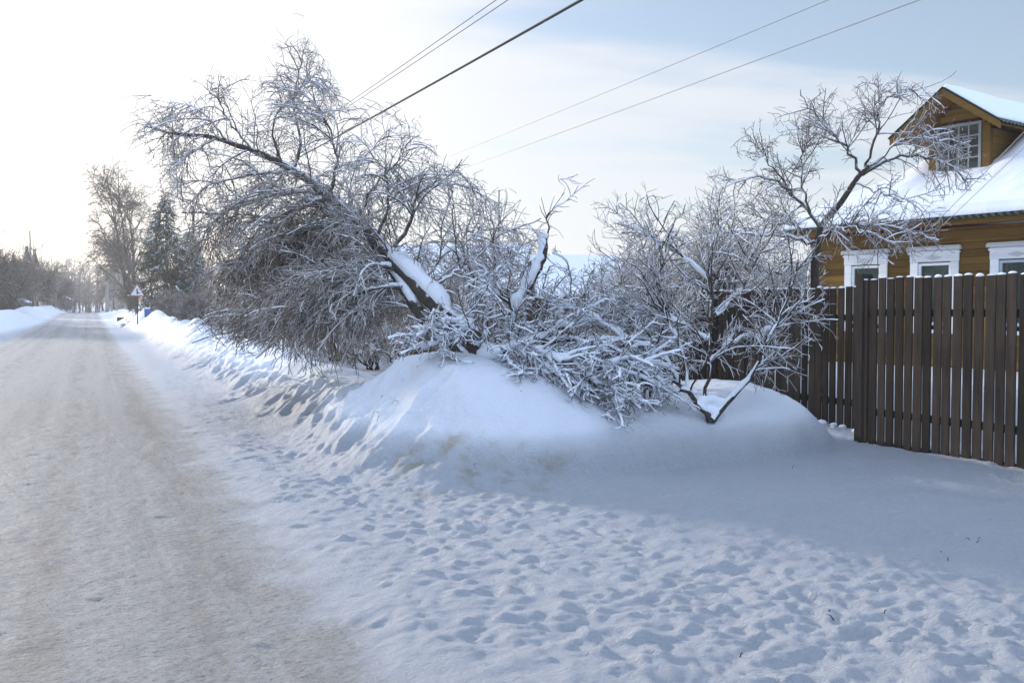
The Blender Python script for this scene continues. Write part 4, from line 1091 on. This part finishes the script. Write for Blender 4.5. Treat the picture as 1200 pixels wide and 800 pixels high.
# sheds
def shed(px, d, w_, dp, h, m, label, rz=0):
    x, y = at(px, d); z = float(Hq(x, y))
    root = empty('shed', (x, y, z-.3), rz, label, 'shed')
    b_ = MB(); b_.box(-w_/2, w_/2, -dp/2, dp/2, 0, h+.3); b_.poly([(-w_/2, -dp/2, h+.302), (w_/2, -dp/2, h+.302), (0, -dp/2, h+.3+w_*.22)], (0, dp, 0)); b_.build('wall', m, root)
    for s in (-1, 1):
        a = Matrix.Translation((0, 0, h+.34+w_*.22)) @ Matrix.Rotation(s*math.atan(.44), 4, 'Y')
        MB().box(0 if s > 0 else -w_*.62, w_*.62 if s > 0 else 0, -dp/2-.15, dp/2+.15, 0, .14, .02, a).build('roof_snow', 'snow', root)
    MB().box(-.35, .35, -dp/2-.03, -dp/2-.002, .3, h*.8+.3).build('door', 'post', root)
    return root
shed(72, 160, 3.0, 3.4, 1.5, 'grey', 'small grey shed with snowy gable roof at the end of the left bank', R(20))
shed(22, 100, 1.5, 1.8, 1.0, 'green', 'green box shed between the trunks on the left bank')
shed(-25, 75, 2.0, 1.8, .35, 'yellow', 'yellow brown hut just beyond the left edge of the picture')

# ------------------------------------------------------------------ overhead wires
def wire(pts, r, label, m='wire', group=None, name='overhead_wire', sag=.5):
    a, b = np.array(pts[0], float), np.array(pts[1], float)
    t = np.linspace(0, 1, 40)[:, None]; q = a*(1-t)+b*t; q[:, 2] -= (4*sag*t*(1-t))[:, 0]
    root = tube_obj(name, [(q[None], np.full((1, 40), r))], m, None, 6)
    return tag(root, label, 'wire', group)
def thr(a, b, d0, d1, ext0, ext1):
    """straight line through two sighted points, carried on past both"""
    p0, p1 = P(*a, d0), P(*b, d1); d = (p1-p0)
    return p0-d*ext0, p1+d*ext1
wire(thr((650, 0), (385, 155), 13.4, 26, 1.6, 2.55), .020, 'thick black overhead cable crossing the sky above the leaning tree', sag=.25)
wire(thr((565, 0), (390, 126), 17, 31, 1.5, 2.0), .007, 'thin overhead wire left of the thick cable, the upper of the pair', 'wire', sag=.2)
wire(thr((578, 0), (388, 131), 16.5, 31, 1.4, 2.0), .007, 'thin overhead wire left of the thick cable, the lower of the pair', 'wire', sag=.2)
wire(thr((940, 0), (520, 180), 16.5, 33.5, 1.5, 1.4), .0085, 'thin wire high over the yard, the upper of the two right of the thick cable', 'wire_pale', sag=.2)
wire(thr((1040, 0), (525, 198), 15.2, 35, 1.4, 1.2), .0095, 'thin wire over the yard, the lower of the two right of the thick cable', 'wire_pale', sag=.2)
hp0 = P(1086, 272, 19.35); hp1 = P(1200, 152, 17.0)
wire((hp0, hp0+(hp1-hp0)*3), .007, 'service wire rising from the house front to the right, the upper one', 'wire_pale', sag=.05)
hp0 = P(1092, 276, 19.3); hp1 = P(1200, 170, 17.0)
wire((hp0, hp0+(hp1-hp0)*3), .007, 'service wire rising from the house front to the right, the lower one', 'wire_pale', sag=.05)
wire((P(42, 293, 128), P(175, 322, 190)), .03, 'faint far wire leading right from the braced poles over the road', 'wire_pale', sag=.6)

# ------------------------------------------------------------------ dry stalks and fallen twigs on the snow
stalks = []
lr = random.Random(9)
for (px, py) in ((1142, 648), (1150, 646), (1148, 652), (1108, 664), (1115, 672), (975, 734), (983, 740), (1040, 736), (476, 522), (470, 524), (498, 508), (870, 782), (640, 550), (612, 556), (555, 572), (930, 560)):
    d = 1760/(py-361); x = (px-600)/1100*d; z = float(Hq(x, d)); a = lr.uniform(0, TAU); L = lr.uniform(.02, .05)
    up = lr.uniform(.2, 1.5)
    stalks.append([[x, d, z-.01], [x+math.cos(a)*L*.5, d+math.sin(a)*L*.5, z+L*up*.5+.003], [x+math.cos(a)*L, d+math.sin(a)*L, z+L*up*.7+.002]])
for k in range(70):
    u_ = lr.uniform(9, 24); v_ = lr.uniform(2.5, 4.5); x, y = uv2w(u_, v_); z = float(Hq(x, y)); a = lr.uniform(0, TAU); L = lr.uniform(.03, .10)
    stalks.append([[x, y, z+.004], [x+math.cos(a)*L*.5, y+math.sin(a)*L*.5, z+.02], [x+math.cos(a)*L, y+math.sin(a)*L, float(Hq(x+math.cos(a)*L, y+math.sin(a)*L))+.005]])
o = tube_obj('twig_litter', [(np.array(stalks), np.tile([.003, .0025, .0012], (len(stalks), 1)))], 'post', None, 4)
tag(o, kind='stuff'); o['label'] = 'scattered dry stalks and twig litter on the snow'; o['category'] = 'litter'

# ------------------------------------------------------------------ far wood round the horizon
def far_wood():
    S, K = [], []
    r_ = np.random.default_rng(21)
    specs = []
    for k in range(150):
        specs.append((r_.uniform(40, 150), r_.uniform(125, 230), r_.uniform(4.5, 9.5)))
    for k in range(120):
        specs.append((r_.uniform(-150, 45), r_.uniform(110, 230), r_.uniform(4, 8)))
    for k in range(150):
        specs.append((r_.uniform(240, 1300), r_.uniform(95, 200), r_.uniform(3, 6)))
    for px, d, h in specs:
        x, y = at(px, d); z = float(Hq(x, y))
        u_ = UX*x+UY*y; v_ = NX*x+NY*y
        if -4.5 < v_ < 2.5 and u_ < 165: continue
        q = catmull([[x, y, z-.1], [x+r_.normal(0, .2), y, z+h*.5], [x+r_.normal(0, .5), y, z+h]], 7)
        S.append(q)
    S = np.array(S); s = (S, np.tile(np.linspace(.13, .03, 7), (len(S), 1)))
    a = spawn(s, 5200, (.08, 1), (1.2, 3.4), (30, 65), .0, .1, 5, (.05, .03), up=.2)
    b = spawn(a, 15000, (.1, 1), (.5, 1.5), (25, 60), .05, .12, 3, (.035, .025))
    return [s, a, b]
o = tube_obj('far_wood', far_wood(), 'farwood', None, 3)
tag(o, kind='stuff'); o['label'] = 'misty far off wood along the horizon'; o['category'] = 'wood'

GRP = {'overhead_wire': 'overhead wires', 'thicket_bush': 'rimed bushes before the fence', 'garden_tree': 'garden trees above the fence', 'round_tree': 'round crowned trees in the yard', 'verge_bush': 'bushes along the verge under the leaning tree', 'far_bush': 'bushes far along the right side of the road', 'roadside_tree': 'bare trees on the left side of the road', 'tall_birch': 'birches beyond the road sign', 'spruce_tree': 'dark spruces', 'utility_pole': 'utility poles', 'braced_pole': 'braced wooden poles', 'tree_trunk': 'thick trunks at the left edge', 'shed': 'sheds on the left bank', 'picket_fence': 'picket fences', 'village_house': 'snowy roofed houses beyond the yard', 'snow_ridge': 'ploughed snow banks'}
for o in list(COL.objects):
    k = o.name.split('.')[0]
    if o.parent is None and k in GRP and 'group' not in o: o['group'] = GRP[k]
# ------------------------------------------------------------------ air
hz = MB().box(-680, 640, -210, 720, -1.5, 14).build('haze', None)
tag(hz, kind='stuff'); hz['label'] = 'thin frosty haze'; hz['category'] = 'haze'
m = bpy.data.materials.new('frosty air'); m.use_nodes = True; nt = m.node_tree
nt.nodes.remove(nt.nodes['Principled BSDF'])
pv = N(nt, 'ShaderNodeVolumePrincipled'); pv.inputs['Density'].default_value = .0010; pv.inputs['Color'].default_value = (.93, .94, .96, 1); pv.inputs['Anisotropy'].default_value = .35
nt.links.new(pv.outputs[0], nt.nodes['Material Output'].inputs['Volume'])
hz.data.materials.clear(); hz.data.materials.append(m)

# ------------------------------------------------------------------ sky, sun, camera
W = bpy.data.worlds.new('World'); sc.world = W; W.use_nodes = True; nt = W.node_tree
bg = nt.nodes['Background']
sky = N(nt, 'ShaderNodeTexSky'); sky.sky_type = 'NISHITA'; sky.sun_disc = False
sky.sun_elevation = SUN_EL; sky.sun_rotation = SUN_AZ; sky.air_density = 1.1; sky.dust_density = .8; sky.ozone_density = 2.5
tc = N(nt, 'ShaderNodeTexCoord').outputs['Generated']
sep = N(nt, 'ShaderNodeSeparateXYZ'); nt.links.new(tc, sep.inputs[0])
zz = mth(nt, 'MAXIMUM', sep.outputs[2], 0.0)
den = mth(nt, 'ADD', zz, .22)
cmb = N(nt, 'ShaderNodeCombineXYZ')
nt.links.new(mth(nt, 'DIVIDE', sep.outputs[0], den), cmb.inputs[0]); nt.links.new(mth(nt, 'DIVIDE', sep.outputs[1], den), cmb.inputs[1])
cv = scaled(nt, cmb.outputs[0], (.55, 1.9, 1), R(-25))
n1 = noise(nt, cv, 1.3, 7, .55); n2 = noise(nt, cv, .55, 3, .5)
sd = Vector((math.sin(SUN_AZ)*math.cos(SUN_EL), math.cos(SUN_AZ)*math.cos(SUN_EL), math.sin(SUN_EL)))
dt = N(nt, 'ShaderNodeVectorMath'); dt.operation = 'DOT_PRODUCT'; nt.links.new(tc, dt.inputs[0]); dt.inputs[1].default_value = sd
cosg = mth(nt, 'MAXIMUM', dt.outputs['Value'], 0.0)
glow = mth(nt, 'POWER', cosg, 6.0)
cl = mth(nt, 'ADD', mth(nt, 'MULTIPLY', n1, .9), mth(nt, 'MULTIPLY', n2, .6))
cl = mth(nt, 'ADD', cl, mth(nt, 'MULTIPLY', glow, .30))
cl = mth(nt, 'SUBTRACT', cl, mth(nt, 'MULTIPLY', zz, .35))
front = mth(nt, 'MULTIPLY', ramp(nt, dt.outputs['Value'], -.3, .2), ramp(nt, sep.outputs[2], .40, .75, 1, 0))
cm = ramp(nt, cl, .58, .80, .30, 1)
near = ramp(nt, sep.outputs[2], .0, .26, .95, 0)
cm = mth(nt, 'MAXIMUM', mth(nt, 'MAXIMUM', cm, near), mth(nt, 'MULTIPLY', mth(nt, 'SUBTRACT', 1.0, front), .9))
ccol = mixc(nt, glow, mixc(nt, front, (4.8, 6.0, 8.1), (3.7, 3.8, 4.05)), (6.4, 6.0, 5.6))
skc = mixc(nt, 1.0, sky.outputs[0], (.80, .775, .80), 'MULTIPLY')
col = mixc(nt, mth(nt, 'MULTIPLY', cm, .85), skc, ccol)
nt.links.new(col, bg.inputs['Color']); bg.inputs['Strength'].default_value = .13
sl = bpy.data.lights.new('sun', 'SUN'); sl.energy = 2.4; sl.angle = R(2.5); sl.color = (1, .91, .80)
so_ = bpy.data.objects.new('sun', sl); COL.objects.link(so_); so_.rotation_euler = (-sd).to_track_quat('-Z', 'Y').to_euler()
cam = bpy.data.cameras.new('camera'); cam.lens = 33; cam.sensor_width = 36; cam.clip_start = .1; cam.clip_end = 3000
co = bpy.data.objects.new('camera', cam); COL.objects.link(co); co.location = (0, 0, EYE); co.rotation_euler = (math.pi/2-PIT, 0, 0)
sc.camera = co
sc.view_settings.view_transform = 'Standard'; sc.view_settings.look = 'None'; sc.view_settings.gamma = 1; sc.view_settings.exposure = .84
sc.view_settings.use_curve_mapping = False
sc.cycles.max_bounces = 6; sc.cycles.volume_bounces = 0; sc.cycles.transparent_max_bounces = 8
